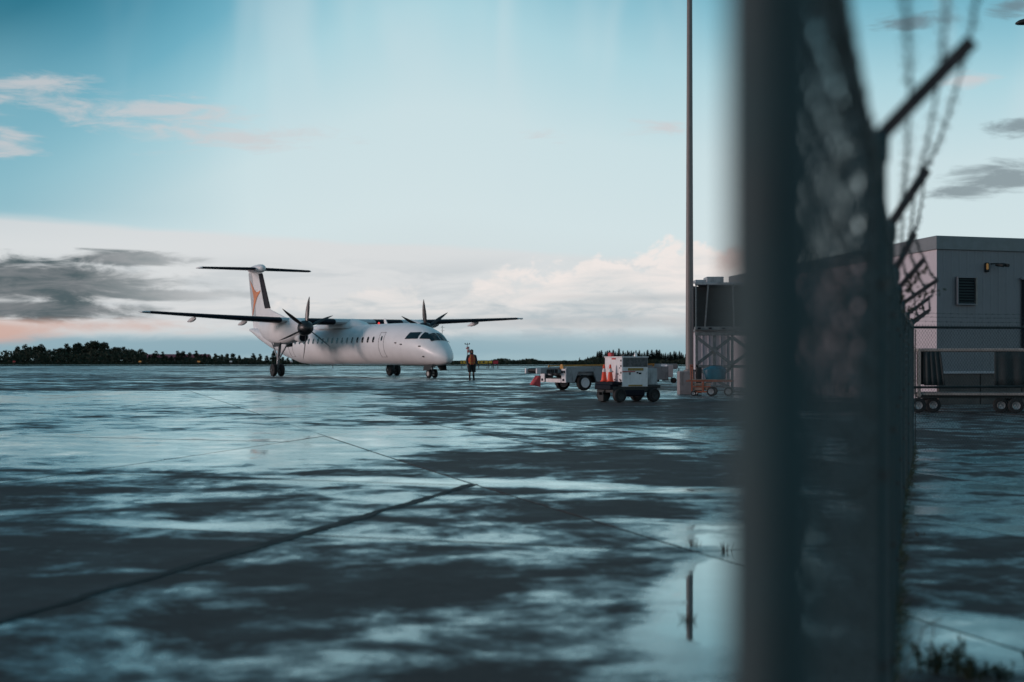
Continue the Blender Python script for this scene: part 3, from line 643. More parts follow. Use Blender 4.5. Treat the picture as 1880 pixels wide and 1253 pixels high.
# rudder: the grayer rear third of the fin
rd = []
for z in (4.15, 6.0, 8.0):
    le, te, h = fin_ring(z); core = 3.6 if le-te > 3.6 else le-te
    up = [(te+core*0.30, h*0.86+0.012, z), (te-0.02, h*0.06+0.012, z)]
    rd.append([up[0], up[1], (up[1][0], -up[1][1], z), (up[0][0], -up[0][1], z)])
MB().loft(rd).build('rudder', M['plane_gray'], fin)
# orange three-armed emblem, read off the photograph and carried onto the fin's side
def fin_xz(cx, cy):                # crop (440,470)-(580,600) at 9.636x
    px, py = 440+cx/9.636, 470+cy/9.636; k = (px-940)/PXF
    x = (k*85.1+3.7)/(0.524+0.852*k); d = 85.1-0.852*x
    return x, 1.09+(662-py)*d/PXF
em = [(192, 430), (222, 480), (256, 540), (290, 600), (325, 640), (362, 640), (403, 612), (385, 660), (360, 700), (340, 750), (325, 810), (305, 870), (275, 970), (246, 1065), (238, 1040), (258, 940), (275, 850), (280, 770), (268, 690), (248, 610), (225, 540)]
for s in (-1, 1):
    pts = []
    for q in em:
        x, z = fin_xz(*q); le, te, h = fin_ring(z); core = min(3.6, le-te)
        u = (x-te)/core; k = 1.0 if u > 0.38 else 0.06+0.94*u/0.38
        pts.append((x, s*(h*max(k, 0.0)+0.035), z))
    m = MB(); m.add(pts, [list(range(len(pts)))])
    o = m.build('tail_emblem', M['orange'], fin, smooth=0)
    bm = bmesh.new(); bm.from_mesh(o.data); bmesh.ops.triangulate(bm, faces=bm.faces[:]); bm.to_mesh(o.data); bm.free()
    m = MB()
    for i in range(6):
        x = -25.75+i*0.24+(0.12 if i > 0 else 0)
        m.box((x, s*0.235, 3.92), (0.13 if i != 1 else 0.10, 0.004, 0.15 if i != 1 else 0.04))
    o = m.build('registration_mark', M['dark'], fin); o['kind'] = 'stuff'
tz = 8.22
for s in (-1, 1):
    rr = [airfoil(le, c, 0.11, s*y, tz) for (y, le, c) in ((0.0, -30.25, 2.25), (2.3, -30.6, 1.85), (4.5, -31.0, 1.4), (4.66, -31.25, 0.9))]
    tp = MB().loft(rr).build('tailplane', M['plane_white'], plane, smooth=50)
    rr = [airfoil(le, c, 0.11, s*y, tz, 0.012, 0.20) for (y, le, c) in ((0.42, -30.31, 2.18), (2.3, -30.6, 1.85), (4.45, -30.99, 1.41))]
    MB().loft(rr).build('deicing_boot', M['boot'], tp, smooth=50)
MB().lathe([(0.02, 0), (0.20, 0.12), (0.31, 0.45), (0.34, 0.9), (0.32, 1.7), (0.24, 2.6), (0.10, 3.3), (0.02, 3.5)], (-29.65, 0, tz+0.03), (-1, 0, 0), 20).build('tail_fairing', M['plane_white'], plane, smooth=60)

# ================================================================== GROUND EQUIPMENT
def wheel(parent, c, r, w, ax=(0, 1, 0), n=24, hub='hub', rimr=0.55):
    t = MB().lathe([(r*0.55, -w*0.42), (r*0.8, -w*0.5), (r*0.95, -w*0.42), (r, -w*0.2), (r, w*0.2), (r*0.95, w*0.42), (r*0.8, w*0.5), (r*0.55, w*0.42)], c, ax, n).build('wheel', M['tyre'], parent)
    MB().lathe([(0.02, -w*0.50), (r*0.16, -w*0.52), (r*0.2, -w*0.43), (r*rimr*0.8, -w*0.46), (r*rimr, -w*0.53), (r*rimr*1.06, -w*0.46), (r*rimr*1.06, w*0.46), (r*rimr, w*0.53), (r*rimr*0.8, w*0.46), (r*0.2, w*0.43), (r*0.16, w*0.52), (0.02, w*0.50)], c, ax, n).build('rim', M[hub], t)
    return t
# ---- belt loader: local x forwards, y to its left (the side we see is its left)
by = 60.0; fw = at(1072, 700, by)
ang = R(180+30)
bl = empty('belt_loader', (fw.x, by, G(by)), ang, 'gray belt loader with long conveyor and orange side rails behind the power unit', 'belt loader')
# origin at the near front wheel contact; the vehicle's body lies towards local -y
bd = MB()
prof = [(0.95, 0.36), (0.95, 0.98), (-4.3, 1.02), (-4.3, 0.45), (-2.95, 0.40), (-2.8, 0.80), (-2.15, 0.80), (-1.95, 0.38), (-0.56, 0.38), (-0.40, 0.80), (0.36, 0.80), (0.55, 0.36)]
bd.prism([(x, 0.14, z) for x, z in prof], (0, -0.12, 0)); bd.prism([(x, -1.72, z) for x, z in prof], (0, -0.12, 0))
bd.box((-1.7, -0.86, 0.80), (5.1, 1.6, 0.30))
bd.build('chassis', M['loader_gray'], bl, 0.012)
MB().box((-1.6, -0.85, 0.45), (5.0, 1.2, 0.22)).build('underframe', M['dark'], bl, 0.02)
for (x, y) in ((0, 0.0), (0, -1.70), (-2.45, 0.0), (-2.45, -1.70)): wheel(bl, (x, y, 0.34), 0.335, 0.24, hub='white_paint', rimr=0.6)
for y in (0.05, -1.66):
    pl = MB().box((0.985, y-0.06, 0.64), (0.05, 0.34, 0.58)).build('front_plate', M['white_paint'], bl, 0.008)
    for q in (-0.14, 0.02): MB().lathe([(0.01, 0), (0.055, 0), (0.055, 0.03), (0.01, 0.035)], (1.008, y+q, 0.80), (1, 0, 0), 14).build('headlight', M['boot'], pl)
    MB().box((1.015, y-0.06, 0.46), (0.02, 0.13, 0.10)).build('marker_plate', M['boot'], pl)
MB().box((0.97, -0.85, 0.43), (0.06, 1.2, 0.16)).build('bumper', M['white_paint'], bl, 0.01)
cv = MB()
def cvz(x): return 0.99 - (x-(-5.1))*0.017 + 0.05
for y in (-0.46, -1.24): cv.bar((1.95, y, cvz(1.95)-0.08), (-5.2, y, cvz(-5.2)-0.02), 0.07, 0.24)
cvo = cv.build('conveyor_frame', M['loader_gray'], bl, 0.008)
MB().bar((1.85, -0.85, cvz(2.55)+0.0), (-5.1, -0.85, cvz(-5.1)+0.04), 0.70, 0.06).build('conveyor_belt', M['tyre'], cvo)
for x in (1.96, -5.2): MB().cyl((x, -1.2, cvz(x)-0.05), (x, -0.5, cvz(x)-0.05), 0.085, n=14).build('roller', M['dark'], cvo)
for y in (-0.40, -1.30): MB().box((2.0, y, cvz(2.0)-0.08), (0.20, 0.10, 0.22)).build('end_block', M['white_paint'], cvo, 0.01)
for (x, w) in ((1.5, 0.16), (1.3, 0.12), (1.12, 0.1)): MB().box((x, -0.40, cvz(x)-0.1), (w, 0.07, 0.15)).build('latch', M['dark'], cvo)
for y in (-0.36, -1.32):
    m = MB(); m.bar((0.95, y, 1.05), (-3.9, y, 1.12), 0.05, 0.06); 
    for x in (0.93, -1.2, -3.85): m.bar((x, y, 0.93), (x, y, 1.05+(0.95-x)*0.0144), 0.05, 0.05)
    m.build('side_rail', M['yellow'], bl)
MB().prism([(0.96, -0.05, 0.92), (0.96, -0.30, 0.90), (0.96, -0.26, 1.12), (0.96, -0.12, 1.12)], (0.04, 0, 0)).build('corner_guard', M['yellow'], bl)
m = MB(); m.tube([(0.5, -0.6, 0.62), (1.3, -0.62, 0.88)], 0.09, 10); m.tube([(0.5, -1.1, 0.62), (1.3, -1.08, 0.88)], 0.09, 10); m.build('lift_cylinder', M['strut'], bl)
MB().box((-4.45, -0.3, 0.82), (0.35, 0.7, 0.55)).build('rear_box', M['white_paint'], bl, 0.02)
m = MB(); m.cyl((-4.9, -0.45, 0.95), (-4.9, -0.45, 0.32), 0.02); m.cyl((-5.3, -0.45, 0.95), (-5.3, -0.45, 0.30), 0.02); m.bar((-4.4, -0.45, 0.42), (-5.3, -0.45, 0.42), 0.04, 0.05); m.cyl((-5.0, -0.5, 0.40), (-5.0, -0.38, 0.40), 0.12, n=14); m.build('rear_stand', M['dark'], bl)
# flag: its own cloth hung from the conveyor's nose
fp = bl.matrix_basis @ Vector((2.45, -0.33, 0)); 
m = MB(); v = []; f = []
for i in range(7):
    for j in range(7):
        u, q = i/6, j/6; wv = 0.03*math.sin(u*7+q*3)
        v.append((-0.10+(u-0.5)*(0.22+0.22*q) - 0.12*q, wv+0.05*q, -q*(0.46-0.10*(1-u))))
for i in range(6):
    for j in range(6): f.append((i*7+j, (i+1)*7+j, (i+1)*7+j+1, i*7+j+1))
m.add(v, f); flag = m.build('warning_flag', M['flag'], smooth=80); fl = at(993, 690, 57.0); flag.location = (fl.x, 57.75, fl.z-0.01)
sm = flag.modifiers.new('thick', 'SOLIDIFY'); sm.thickness = 0.006
tag(flag, 'faded red warning flag hanging from the front end of the conveyor', 'flag')

# ---- ground power unit
gy_ = 46.9; gc = at(1142, 700, gy_)
gpu = empty('ground_power_unit', (gc.x, gy_, G(gy_)), R(180+28), 'boxy white ground power unit with sooty upper panel, on small black wheels', 'power unit')
# local: x forwards (towards the left of the picture and the camera), y to its left; near front corner of the body at the origin
L_, W_ = 1.02, 1.08
MB().box((-L_/2, -W_/2, 1.0), (L_, W_, 0.98)).build('body', M['white_paint'], gpu, 0.015)
MB().box((-L_/2, -W_/2, 1.50), (L_+0.04, W_+0.04, 0.035)).build('lid', M['white_paint'], gpu, 0.006)
MB().box((-L_/2-0.01, 0.004, 1.32), (L_-0.06, 0.014, 0.30)).build('sooty_panel', M['soot'], gpu, 0.003)
for (x0, z0, w, h, mm) in ((-0.53, 1.09, 0.60, 0.085, 'decal_yellow'), (-0.26, 1.015, 0.50, 0.03, 'red'), (-0.52, 0.555, 0.54, 0.05, 'decal_yellow'), (-0.60, 0.98, 0.06, 0.05, 'boot'), (-0.70, 0.955, 0.10, 0.05, 'boot'), (-0.30, 0.95, 0.07, 0.08, 'galv')):
    MB().box((x0, 0.010, z0), (w, 0.012, h)).build('label_plate', M[mm], gpu)
MB().box((0.008, -0.50, 1.44), (0.012, 0.24, 0.05)).build('label_plate', M['red'], gpu)
for z in (1.38, 1.2, 0.98, 0.72): MB().box((0.006, -0.06, z), (0.02, 0.05, 0.06)).build('hinge', M['dark'], gpu)
m = MB(); rs2 = random.Random(5)
for k in range(26):
    y = -0.12-rs2.random()*0.62; z = 0.62+abs(rs2.gauss(0, 0.22)); s_ = rs2.uniform(0.015, 0.05)
    if z < 1.35: m.box((0.004, y, z), (0.012, s_*1.4, s_))
m.build('chipped_paint', M['soot'], gpu)
MB().box((-0.55, -W_/2, 0.42), (1.75, 1.02, 0.20)).build('chassis', M['dark'], gpu, 0.01)
MB().box((-L_/2, -0.30, 0.30), (0.8, 0.6, 0.2)).build('fuel_tank', M['boot'], gpu, 0.03)
MB().box((-1.24, -W_/2, 0.84), (0.42, 0.95, 0.55)).build('rear_cabinet', M['loader_gray'], gpu, 0.02)
MB().box((-1.26, -W_/2, 0.52), (0.56, 1.06, 0.10)).build('rear_fender', M['dark'], gpu, 0.02)
MB().box((0.19, -W_/2, 0.63), (0.38, 1.10, 0.10)).build('front_shelf', M['boot'], gpu, 0.01)
MB().box((0.28, -W_/2, 0.50), (0.30, 1.0, 0.16)).build('front_bumper', M['boot'], gpu, 0.02)
for (x, y) in ((0.10, 0.0), (0.10, -1.0), (-1.22, 0.02), (-1.22, -1.0)): wheel(gpu, (x, y, 0.235), 0.235, 0.19, hub='dark')
m = MB(); m.tube([(0.3, -0.54, 0.42), (0.42, -0.54, 0.3), (0.36, -0.54, 0.2)], 0.03, 8); m.box((0.34, -0.62, 0.14), (0.22, 0.34, 0.20)); m.build('tow_bar', M['dark'], gpu, 0.01)
MB().lathe([(0.06, 0), (0.06, 0.04), (0.045, 0.10), (0.01, 0.12)], (-0.66, -0.2, 1.52), n=12).build('beacon', M['white_lens'], gpu)
m = MB(); m.box((-0.45, -0.5, 1.55), (0.25, 0.2, 0.08)); m.tube([(-0.4, -0.2, 1.52), (-0.45, -0.15, 1.60), (-0.55, -0.12, 1.60)], 0.03, 8); m.build('exhaust_stack', M['dark'], gpu)
m = MB(); m.box((-0.16, -0.95, 1.58), (0.12, 0.22, 0.14)); m.build('warning_lamp', M['red'], gpu, 0.02)
# cones on its shelf
def cone_obj(loc, label, h=0.57):
    e = empty('traffic_cone', loc, random.random(), label, 'traffic cone', 'two cones on the power unit')
    MB().lathe([(0.104, 0.03), (0.098, 0.05), (0.029, h-0.01), (0.018, h), (0.0, h)], n=24).build('cone_body', M['cone'], e, smooth=50)
    MB().box((0, 0, 0.015), (0.21, 0.21, 0.03)).build('base', M['cone'], e, 0.01)
    MB().lathe([(0.060, h*0.56), (0.0635, h*0.561), (0.0475, h*0.765), (0.044, h*0.766)], n=24).build('collar', M['collar'], e, smooth=50)
    return e
Rg = gpu.matrix_basis
def on_gpu(x, y, z): q = rz(R(208)) @ Vector((x, y, 0)); return (gc.x+q.x, gy_+q.y, G(gy_)+z)
cone_obj(on_gpu(0.20, -0.80, 0.681), 'orange cone on the power unit shelf, the left one of the pair')
cone_obj(on_gpu(0.20, -0.41, 0.681), 'orange cone on the power unit shelf, the right one of the pair')

# ---- light pole
py_ = 55.5; pc = at(1266, 700, py_)
lp = empty('light_pole', (pc.x, py_, G(py_)), 0, 'tall tapered apron light pole on a concrete plinth, running out of the top', 'light pole')
MB().lathe([(0.155, 0.90), (0.15, 3), (0.115, 12), (0.085, 22), (0.01, 22.05)], n=20).build('mast', M['pole'], lp, smooth=60)
MB().lathe([(0.24, 0.88), (0.24, 0.93), (0.16, 0.97), (0.155, 1.0)], n=20).build('base_flange', M['pole'], lp)
MB().box((-0.14, 0, 0.44), (0.62, 0.75, 0.92)).build('plinth', M['conc'], lp, 0.03)
m = MB(); m.bar((-1.0, 0, 21.7), (1.0, 0, 21.7), 0.10, 0.10); m.build('crossarm', M['pole'], lp)
for x in (-0.9, -0.3, 0.3, 0.9): MB().box((x, -0.15, 21.95), (0.42, 0.35, 0.30)).build('floodlight', M['dark'], lp, 0.03)
MB().box((0.33, -0.2, 0.55), (0.20, 0.35, 1.0)).build('power_cabinet', M['dark'], lp, 0.01)

# ---- boarding bridge end on its braced steel tower
jy = 58.0; jg = G(jy)
jb = empty('boarding_bridge', (0, jy, jg), 0, 'gray boarding bridge end with dark open mouth on a cross-braced steel tower', 'boarding bridge')
x0, x1 = 7.48, 10.7; zf, zt = 2.92-jg, 4.60-jg
c = MB()
foot = [(x0-0.03, -0.05), (x1+0.03, -0.05), (x1+1.5, 6.0), (x0+1.45, 6.0)]
c.prism([(x, y, zt+0.08) for x, y in foot], (0, 0, 0.10)); c.prism([(x, y, zf-0.15) for x, y in foot], (0, 0, 0.10))
for (pa, pb) in (((x0+0.02, 0.9), (x0+1.48, 5.95)), ((x1-0.02, 0.0), (x1+1.45, 5.95)), ((x0+1.5, 5.93), (x1+1.4, 5.93))):
    c.prism([(pa[0], pa[1], zf-0.05), (pb[0], pb[1], zf-0.05), (pb[0], pb[1], zt+0.08), (pa[0], pa[1], zt+0.08)], (0.05, 0.03, 0))
c.build('corridor', M['loader_gray'], jb, 0.01)
MB().box(((x0+x1)/2, 0.7, (zf+zt)/2), (x1-x0-0.15, 0.06, zt-zf+0.1)).build('mouth_shade', M['curtain'], jb)  # dark sheet standing in for the shade inside the open mouth
for (xa, xb) in ((7.50, 7.50), (8.0, 7.86), (9.0, 9.06), (10.6, 10.6)): MB().bar((xa, -0.03, zt+0.1), (xb, -0.03, zf-0.05), 0.055, 0.06).build('mouth_frame', M['galv'], jb)
MB().box(((x0+x1)/2, -0.12, zf-0.02), (x1-x0+0.1, 0.22, 0.14)).build('sill', M['galv'], jb, 0.01)
for x in (7.6, 8.05, 8.6, 9.4): MB().box((x, -0.24, zf-0.02), (0.13, 0.06, 0.07)).build('bumper_pad', M['boot'], jb)
MB().bar((x0-0.02, -0.05, zf-0.24), (x1, -0.05, zf-0.24), 0.16, 0.14).build('floor_beam', M['galv'], jb)
MB().box((8.3, 0.6, zt+0.30), (0.7, 1.0, 0.24)).build('roof_unit', M['loader_gray'], jb, 0.02); MB().box((7.75, 0.6, zt+0.24), (0.5, 0.8, 0.12)).build('roof_unit', M['loader_gray'], jb, 0.02)
for x in (7.53, 8.25, 8.98, 10.5): MB().bar((x, 0, 0), (x, 0, zf-0.30), 0.10 if x != 8.25 else 0.12, 0.10).build('tower_leg', M['galv'], jb)
for zz in (1.05-0.0,): MB().bar((7.5, 0, zz), (10.5, 0, zz), 0.10, 0.12).build('tower_beam', M['galv'], jb)
for (a_, b_) in (((7.55, zf-0.40), (8.95, 1.15)), ((7.55, 1.15), (8.95, zf-0.40)), ((7.55, 0.98), (8.95, 0.1)), ((7.55, 0.1), (8.95, 0.98)), ((9.0, zf-0.4), (10.5, 1.15)), ((9.0, 1.15), (10.5, zf-0.4))):
    off = -0.07 if a_[1] > b_[1] else 0.07
    MB().bar((a_[0], off, a_[1]), (b_[0], off, b_[1]), 0.08, 0.13).build('cross_brace', M['galv'], jb)
# shed behind the tower
shx = at(1280, 660, 70.0).x
sh = empty('utility_shed', (shx, 70.0, G(70)), 0, 'pale ribbed utility shed seen between the legs of the bridge tower', 'shed')
m = MB(); pr = []
for k in range(12): pr += [(k*0.30, 0.0), (k*0.30+0.22, 0.0), (k*0.30+0.24, -0.012), (k*0.30+0.28, -0.012)]
m.loft([[(x, y, 0.0) for x, y in pr], [(x, y, 2.62) for x, y in pr]], False, False, closed=False)
m.build('front_wall', M['siding_light'], sh, smooth=20)
MB().box((1.8, 1.6, 1.31), (3.55, 3.1, 2.60)).build('side_walls', M['siding_light'], sh); MB().box((1.8, 1.5, 2.68), (3.8, 3.5, 0.12)).build('roof', M['flash'], sh, 0.02)

# ---- small orange service cart with tarp-covered bin
cy_ = 53.6; cc_ = at(1285, 700, cy_)
ca = empty('service_cart', (cc_.x, cy_, G(cy_)), R(-14), 'low orange flat service cart with an upright handle beside the light pole', 'cart')
m = MB(); 
for y in (-0.35, 0.35): m.bar((-0.48, y, 0.56), (1.25, y, 0.56), 0.035, 0.045)
for x in (-0.30, 0.3, 1.2): m.bar((x, -0.35, 0.56), (x, 0.35, 0.56), 0.05, 0.05)
for x in (-0.26, 0.16): m.bar((x, -0.36, 0.56), (x, -0.36, 0.18), 0.06, 0.05)
m.bar((-0.26, -0.36, 0.16), (0.40, -0.36, 0.16), 0.05, 0.06); m.bar((-0.26, -0.37, 0.35), (0.45, -0.37, 0.35), 0.04, 0.04)
m.build('frame', M['cart_orange'], ca)
for k in range(3): MB().box((0.38, -0.22+k*0.22, 0.605), (1.6, 0.20, 0.03)).build('deck_board', M['wood'], ca)
for z in (0.44, 0.27): MB().box((0.11, -0.34, z), (0.66, 0.03, 0.10)).build('side_board', M['wood'], ca)
m = MB(); m.tube([(-0.30, -0.3, 0.58), (-0.32, -0.3, 1.18)], 0.03, 8); m.tube([(-0.30, 0.3, 0.58), (-0.32, 0.3, 1.18)], 0.03, 8); m.tube([(-0.32, -0.3, 1.12), (-0.32, 0.3, 1.12)], 0.03, 8); m.build('handle', M['cart_orange'], ca)
for (x, y, r) in ((-0.2, -0.38, 0.10), (0.46, -0.38, 0.17), (-0.2, 0.38, 0.10), (0.46, 0.38, 0.17), (1.1, -0.38, 0.17)): wheel(ca, (x, y, r), r, 0.09, hub='strut', rimr=0.6)
bt_ = at(1309, 684, 54.3)
m = MB(); rings = []
for (z, k) in ((0.0, 0.84), (0.06, 0.9), (0.35, 1.0), (0.40, 0.97), (0.47, 0.55), (0.49, 0.1)):
    rings.append([(0.42*k*math.copysign(abs(math.cos(t))**0.5, math.cos(t))*(1+0.05*math.sin(5*t+z*9)), 0.28*k*math.copysign(abs(math.sin(t))**0.5, math.sin(t)), z+0.03*math.sin(3*t)*(z > 0.3)) for t in (2*math.pi*i/28 for i in range(28))])
m.loft(rings); tb = m.build('tarp_bundle', M['blue_tarp'], smooth=70); tb.location = (bt_.x-0.02, 53.6-0.02, G(cy_)+0.622); tb.rotation_euler = (0, 0, R(-14))
tag(tb, 'teal blue tarp-covered load on the orange service cart', 'tarp')

# ================================================================== TERMINAL BUILDING
bc = Vector((13.44, 45.0)); bl_ = Vector((10.25, 66.9)); br_ = bc + Vector((3.34, 1.15)).normalized()*14.0
bg = G(45) - 0.05; HB = 1.6+(662-433)*45/PXF
bld = empty('terminal_building', (bc.x, bc.y, bg), 0, 'flat-roofed terminal building clad in ribbed metal, pale left side and dark right side', 'building')
def rib_wall(name, p, q, z0, z1, mat, parent, period=0.30, depth=0.009, holes=()):
    d = (q-p); L = d.length; d = d/L; n = Vector((d.y, -d.x))
    if n.dot(-((p+q)/2)) < 0: n = -n
    m = MB(); k = 0; pr = []
    while k*period < L:
        a_ = k*period
        for (t, h) in ((0, 0), (period*0.72, 0), (period*0.80, depth), (period*0.93, depth)):
            if a_+t < L: pr.append((a_+t, h))
        k += 1
    pr.append((L, 0))
    pts = [p+d*t+n*h for t, h in pr]
    o2 = Vector((bc.x, bc.y))
    m.loft([[(a_.x-o2.x, a_.y-o2.y, z0) for a_ in pts], [(a_.x-o2.x, a_.y-o2.y, z1) for a_ in pts]], False, False, closed=False)
    return m.build(name, mat, parent, smooth=20), d, n
top = HB-bg
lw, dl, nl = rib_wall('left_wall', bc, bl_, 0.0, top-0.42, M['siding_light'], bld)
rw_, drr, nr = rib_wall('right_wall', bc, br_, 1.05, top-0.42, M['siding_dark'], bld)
m = MB(); off = [bc+nl*0.06+nr*0.06, bl_+nl*0.06, bl_+Vector((9, 1)), br_+Vector((-2, 12)), br_+nr*0.06]
m.loft([[(p.x-bc.x, p.y-bc.y, z) for p in off] for z in (top-0.44, top)]); m.build('parapet', M['flash'], bld, 0.02)
m = MB(); off = [bc-nl*0.03-nr*0.03, bl_-nl*0.03, bl_+Vector((9, 1)), br_+Vector((-2, 12)), br_-nr*0.03]
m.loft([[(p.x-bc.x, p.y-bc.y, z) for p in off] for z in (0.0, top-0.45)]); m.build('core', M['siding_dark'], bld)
def on_r(t, z, o=0.0): p = drr*t+nr*o; return Vector((p.x, p.y, z))
def wpanel(name, t0, t1, z0, z1, o, th, mat, parent, bev=0.005):
    return MB().prism([on_r(t0, z0, o), on_r(t1, z0, o), on_r(t1, z1, o), on_r(t0, z1, o)], (nr.x*th, nr.y*th, 0)).build(name, mat, parent, bev)
for k in range(8): wpanel('base_panel', 0.02+k*1.6, 1.58+k*1.6, 0.0, 1.02, 0.01, 0.05, M['brown'], bld)
wpanel('base_ledge', 0.0, 13.8, 1.03, 1.10, 0.0, 0.11, M['siding_light'], bld)
def t_of(px):                      # distance along the right wall of a photograph column
    k = (px-940)/PXF; return (k*bc.y-bc.x)/(drr.x-k*drr.y)
ta, tb_ = t_of(1755), t_of(1788); za, zb = 1.6+(662-558)*45.3/PXF-bg, 1.6+(662-511)*45.3/PXF-bg
win = wpanel('louvre_window', ta, tb_, za, zb, 0.035, 0.02, M['boot'], bld)
for k in range(9):
    z = za+(zb-za)*(k+0.5)/9
    MB().prism([on_r(ta+0.03, z-0.03, 0.10), on_r(tb_-0.03, z-0.03, 0.10), on_r(tb_-0.03, z+0.03, 0.06), on_r(ta+0.03, z+0.03, 0.06)], (nr.x*0.008, nr.y*0.008, 0)).build('louvre_slat', M['curtain'], win)
for (t0, t1, z0, z1, mm) in ((ta-0.03, ta+0.01, za-0.04, zb+0.04, 'siding_dark'), (tb_-0.01, tb_+0.05, za-0.04, zb+0.04, 'cart_cream'), (ta+0.01, tb_-0.01, zb-0.0, zb+0.04, 'siding_dark'), (ta+0.01, tb_-0.01, za-0.04, za, 'siding_dark')):
    wpanel('window_frame', t0, t1, z0, z1, 0.03, 0.10, M[mm], win)
td = t_of(1874); zd = 1.6+(662-514)*46/PXF-bg
dw = wpanel('doorway', td, td+1.3, 1.12, zd, 0.035, 0.03, M['boot'], bld); wpanel('lintel', td-0.06, td+1.36, zd, zd+0.06, 0.03, 0.10, M['siding_dark'], dw)
tl = t_of(1810); zl = 1.6+(662-491)*45.5/PXF-bg
la = empty('wall_lamp', (bc.x+on_r(tl, 0).x, bc.y+on_r(tl, 0).y, bg+zl), 0, 'small amber wall lamp on the dark side of the terminal', 'lamp')
MB().box((nr.x*0.06, nr.y*0.06, 0), (0.13, 0.10, 0.30)).build('housing', M['dark'], la, 0.02)
MB().box((nr.x*0.12-0.03, nr.y*0.12, 0.02), (0.07, 0.07, 0.20)).build('lens', M['amber'], la, 0.02)
tcm = t_of(1824); zc_ = 1.6+(662-486)*45.5/PXF-bg
cm_ = empty('security_camera', (bc.x+on_r(tcm, 0).x, bc.y+on_r(tcm, 0).y, bg+zc_), 0, 'dark twin security camera beside the amber wall lamp', 'camera')
MB().bar((nr.x*0.02-0.12, nr.y*0.02, 0.03), (nr.x*0.25, nr.y*0.25, 0.03), 0.04, 0.04).build('bracket', M['dark'], cm_)
for x in (-0.04, 0.12): MB().tube([(nr.x*0.2+x, nr.y*0.2, 0.0), (nr.x*0.48+x+0.05, nr.y*0.48, -0.05)], 0.055, 10).build('camera_body', M['dark'], cm_)

# ---- covered baggage cart behind the fence
ky = 39.2; kl = at(1684, 700, ky)
bk = empty('baggage_cart', (kl.x, ky, G(ky)), R(-7), 'cream-framed covered baggage cart with dark curtains parked behind the fence', 'baggage cart')
kz = lambda py: 1.6-(py-662)*ky/PXF-G(ky)
KL = 4.6
MB().box((KL/2, 0.7, kz(643)), (KL, 1.45, 0.09)).build('roof', M['cart_cream'], bk, 0.02)
for (x, y) in ((0.05, 0.0), (KL-0.05, 0.0), (0.05, 1.4), (KL-0.05, 1.4)): MB().bar((x, y, 0.45), (x, y, kz(645)), 0.09 if x < 1 else 0.06, 0.06).build('corner_post', M['cart_cream'], bk)
MB().box((-0.06, 0.7, (kz(645)+0.5)/2), (0.05, 1.42, kz(645)-0.55)).build('end_panel', M['cart_cream'], bk)
def curtain(xa, xb, spread, y):
    m = MB(); v = []; f = []; n = 22; zt_, zb_ = kz(646), kz(708)
    for i in range(n+1):
        u = i/n
        for j in range(5):
            q = j/4; x = xa+(xb-xa)*u+spread*q*u
            v.append((x, y+0.035*math.sin(u*24)*(0.5+0.5*q), zt_+(zb_-zt_)*q))
    for i in range(n):
        for j in range(4): f.append((i*5+j, (i+1)*5+j, (i+1)*5+j+1, i*5+j+1))
    m.add(v, f); o = m.build('curtain', M['curtain'], bk, smooth=80)
    o.modifiers.new('thick', 'SOLIDIFY').thickness = 0.01
curtain(0.17, 0.62, 0.12, -0.03); curtain(2.05, 3.5, 0.05, -0.03); curtain(3.5, 4.5, 0, -0.03); curtain(0.2, 0.5, 0.1, 1.38)
MB().box((KL/2, 0.7, 0.52), (KL, 1.40, 0.07)).build('deck', M['cart_cream'], bk, 0.01)
MB().box((KL/2, 0.7, 0.44), (KL-0.3, 1.0, 0.08)).build('underframe', M['dark'], bk)
for (x, y) in ((0.02, -0.02), (0.48, 0.35), (0.48, 1.35), (2.28, 0.25), (2.62, -0.02), (2.7, 1.38)): wheel(bk, (x, y, 0.21), 0.21, 0.15, hub='strut', rimr=0.5)
m = MB(); m.bar((-0.1, 0.7, 0.42), (-1.0, 0.7, 0.28), 0.07, 0.05); m.build('tow_bar', M['dark'], bk)
# ---- lamp head that pokes in at the right
ly = 30.0; lt = at(1866, 42, ly)
sl = empty('street_lamp', (lt.x+1.7, ly, G(ly)), 0, 'dark cobra-head street lamp whose tip shows at the upper right', 'street lamp')
MB().lathe([(0.09, 0), (0.06, lt.z+0.2-G(ly))], n=12).build('post', M['galv'], sl)
zh = lt.z-G(ly)
MB().tube([(0, 0, zh+0.1), (-0.5, 0, zh+0.25), (-1.0, 0, zh+0.12)], 0.03, 8).build('bracket_arm', M['galv'], sl)
MB().loft([[(x, w*math.cos(t), zh+dz+h*math.sin(t)) for t in (2*math.pi*i/12 for i in range(12))] for (x, w, h, dz) in ((-0.9, 0.06, 0.05, 0.10), (-1.1, 0.15, 0.10, 0.08), (-1.4, 0.16, 0.09, 0.04), (-1.65, 0.10, 0.05, 0.0), (-1.72, 0.02, 0.02, -0.02))]).build('lamp_head', M['dark'], sl, smooth=60)

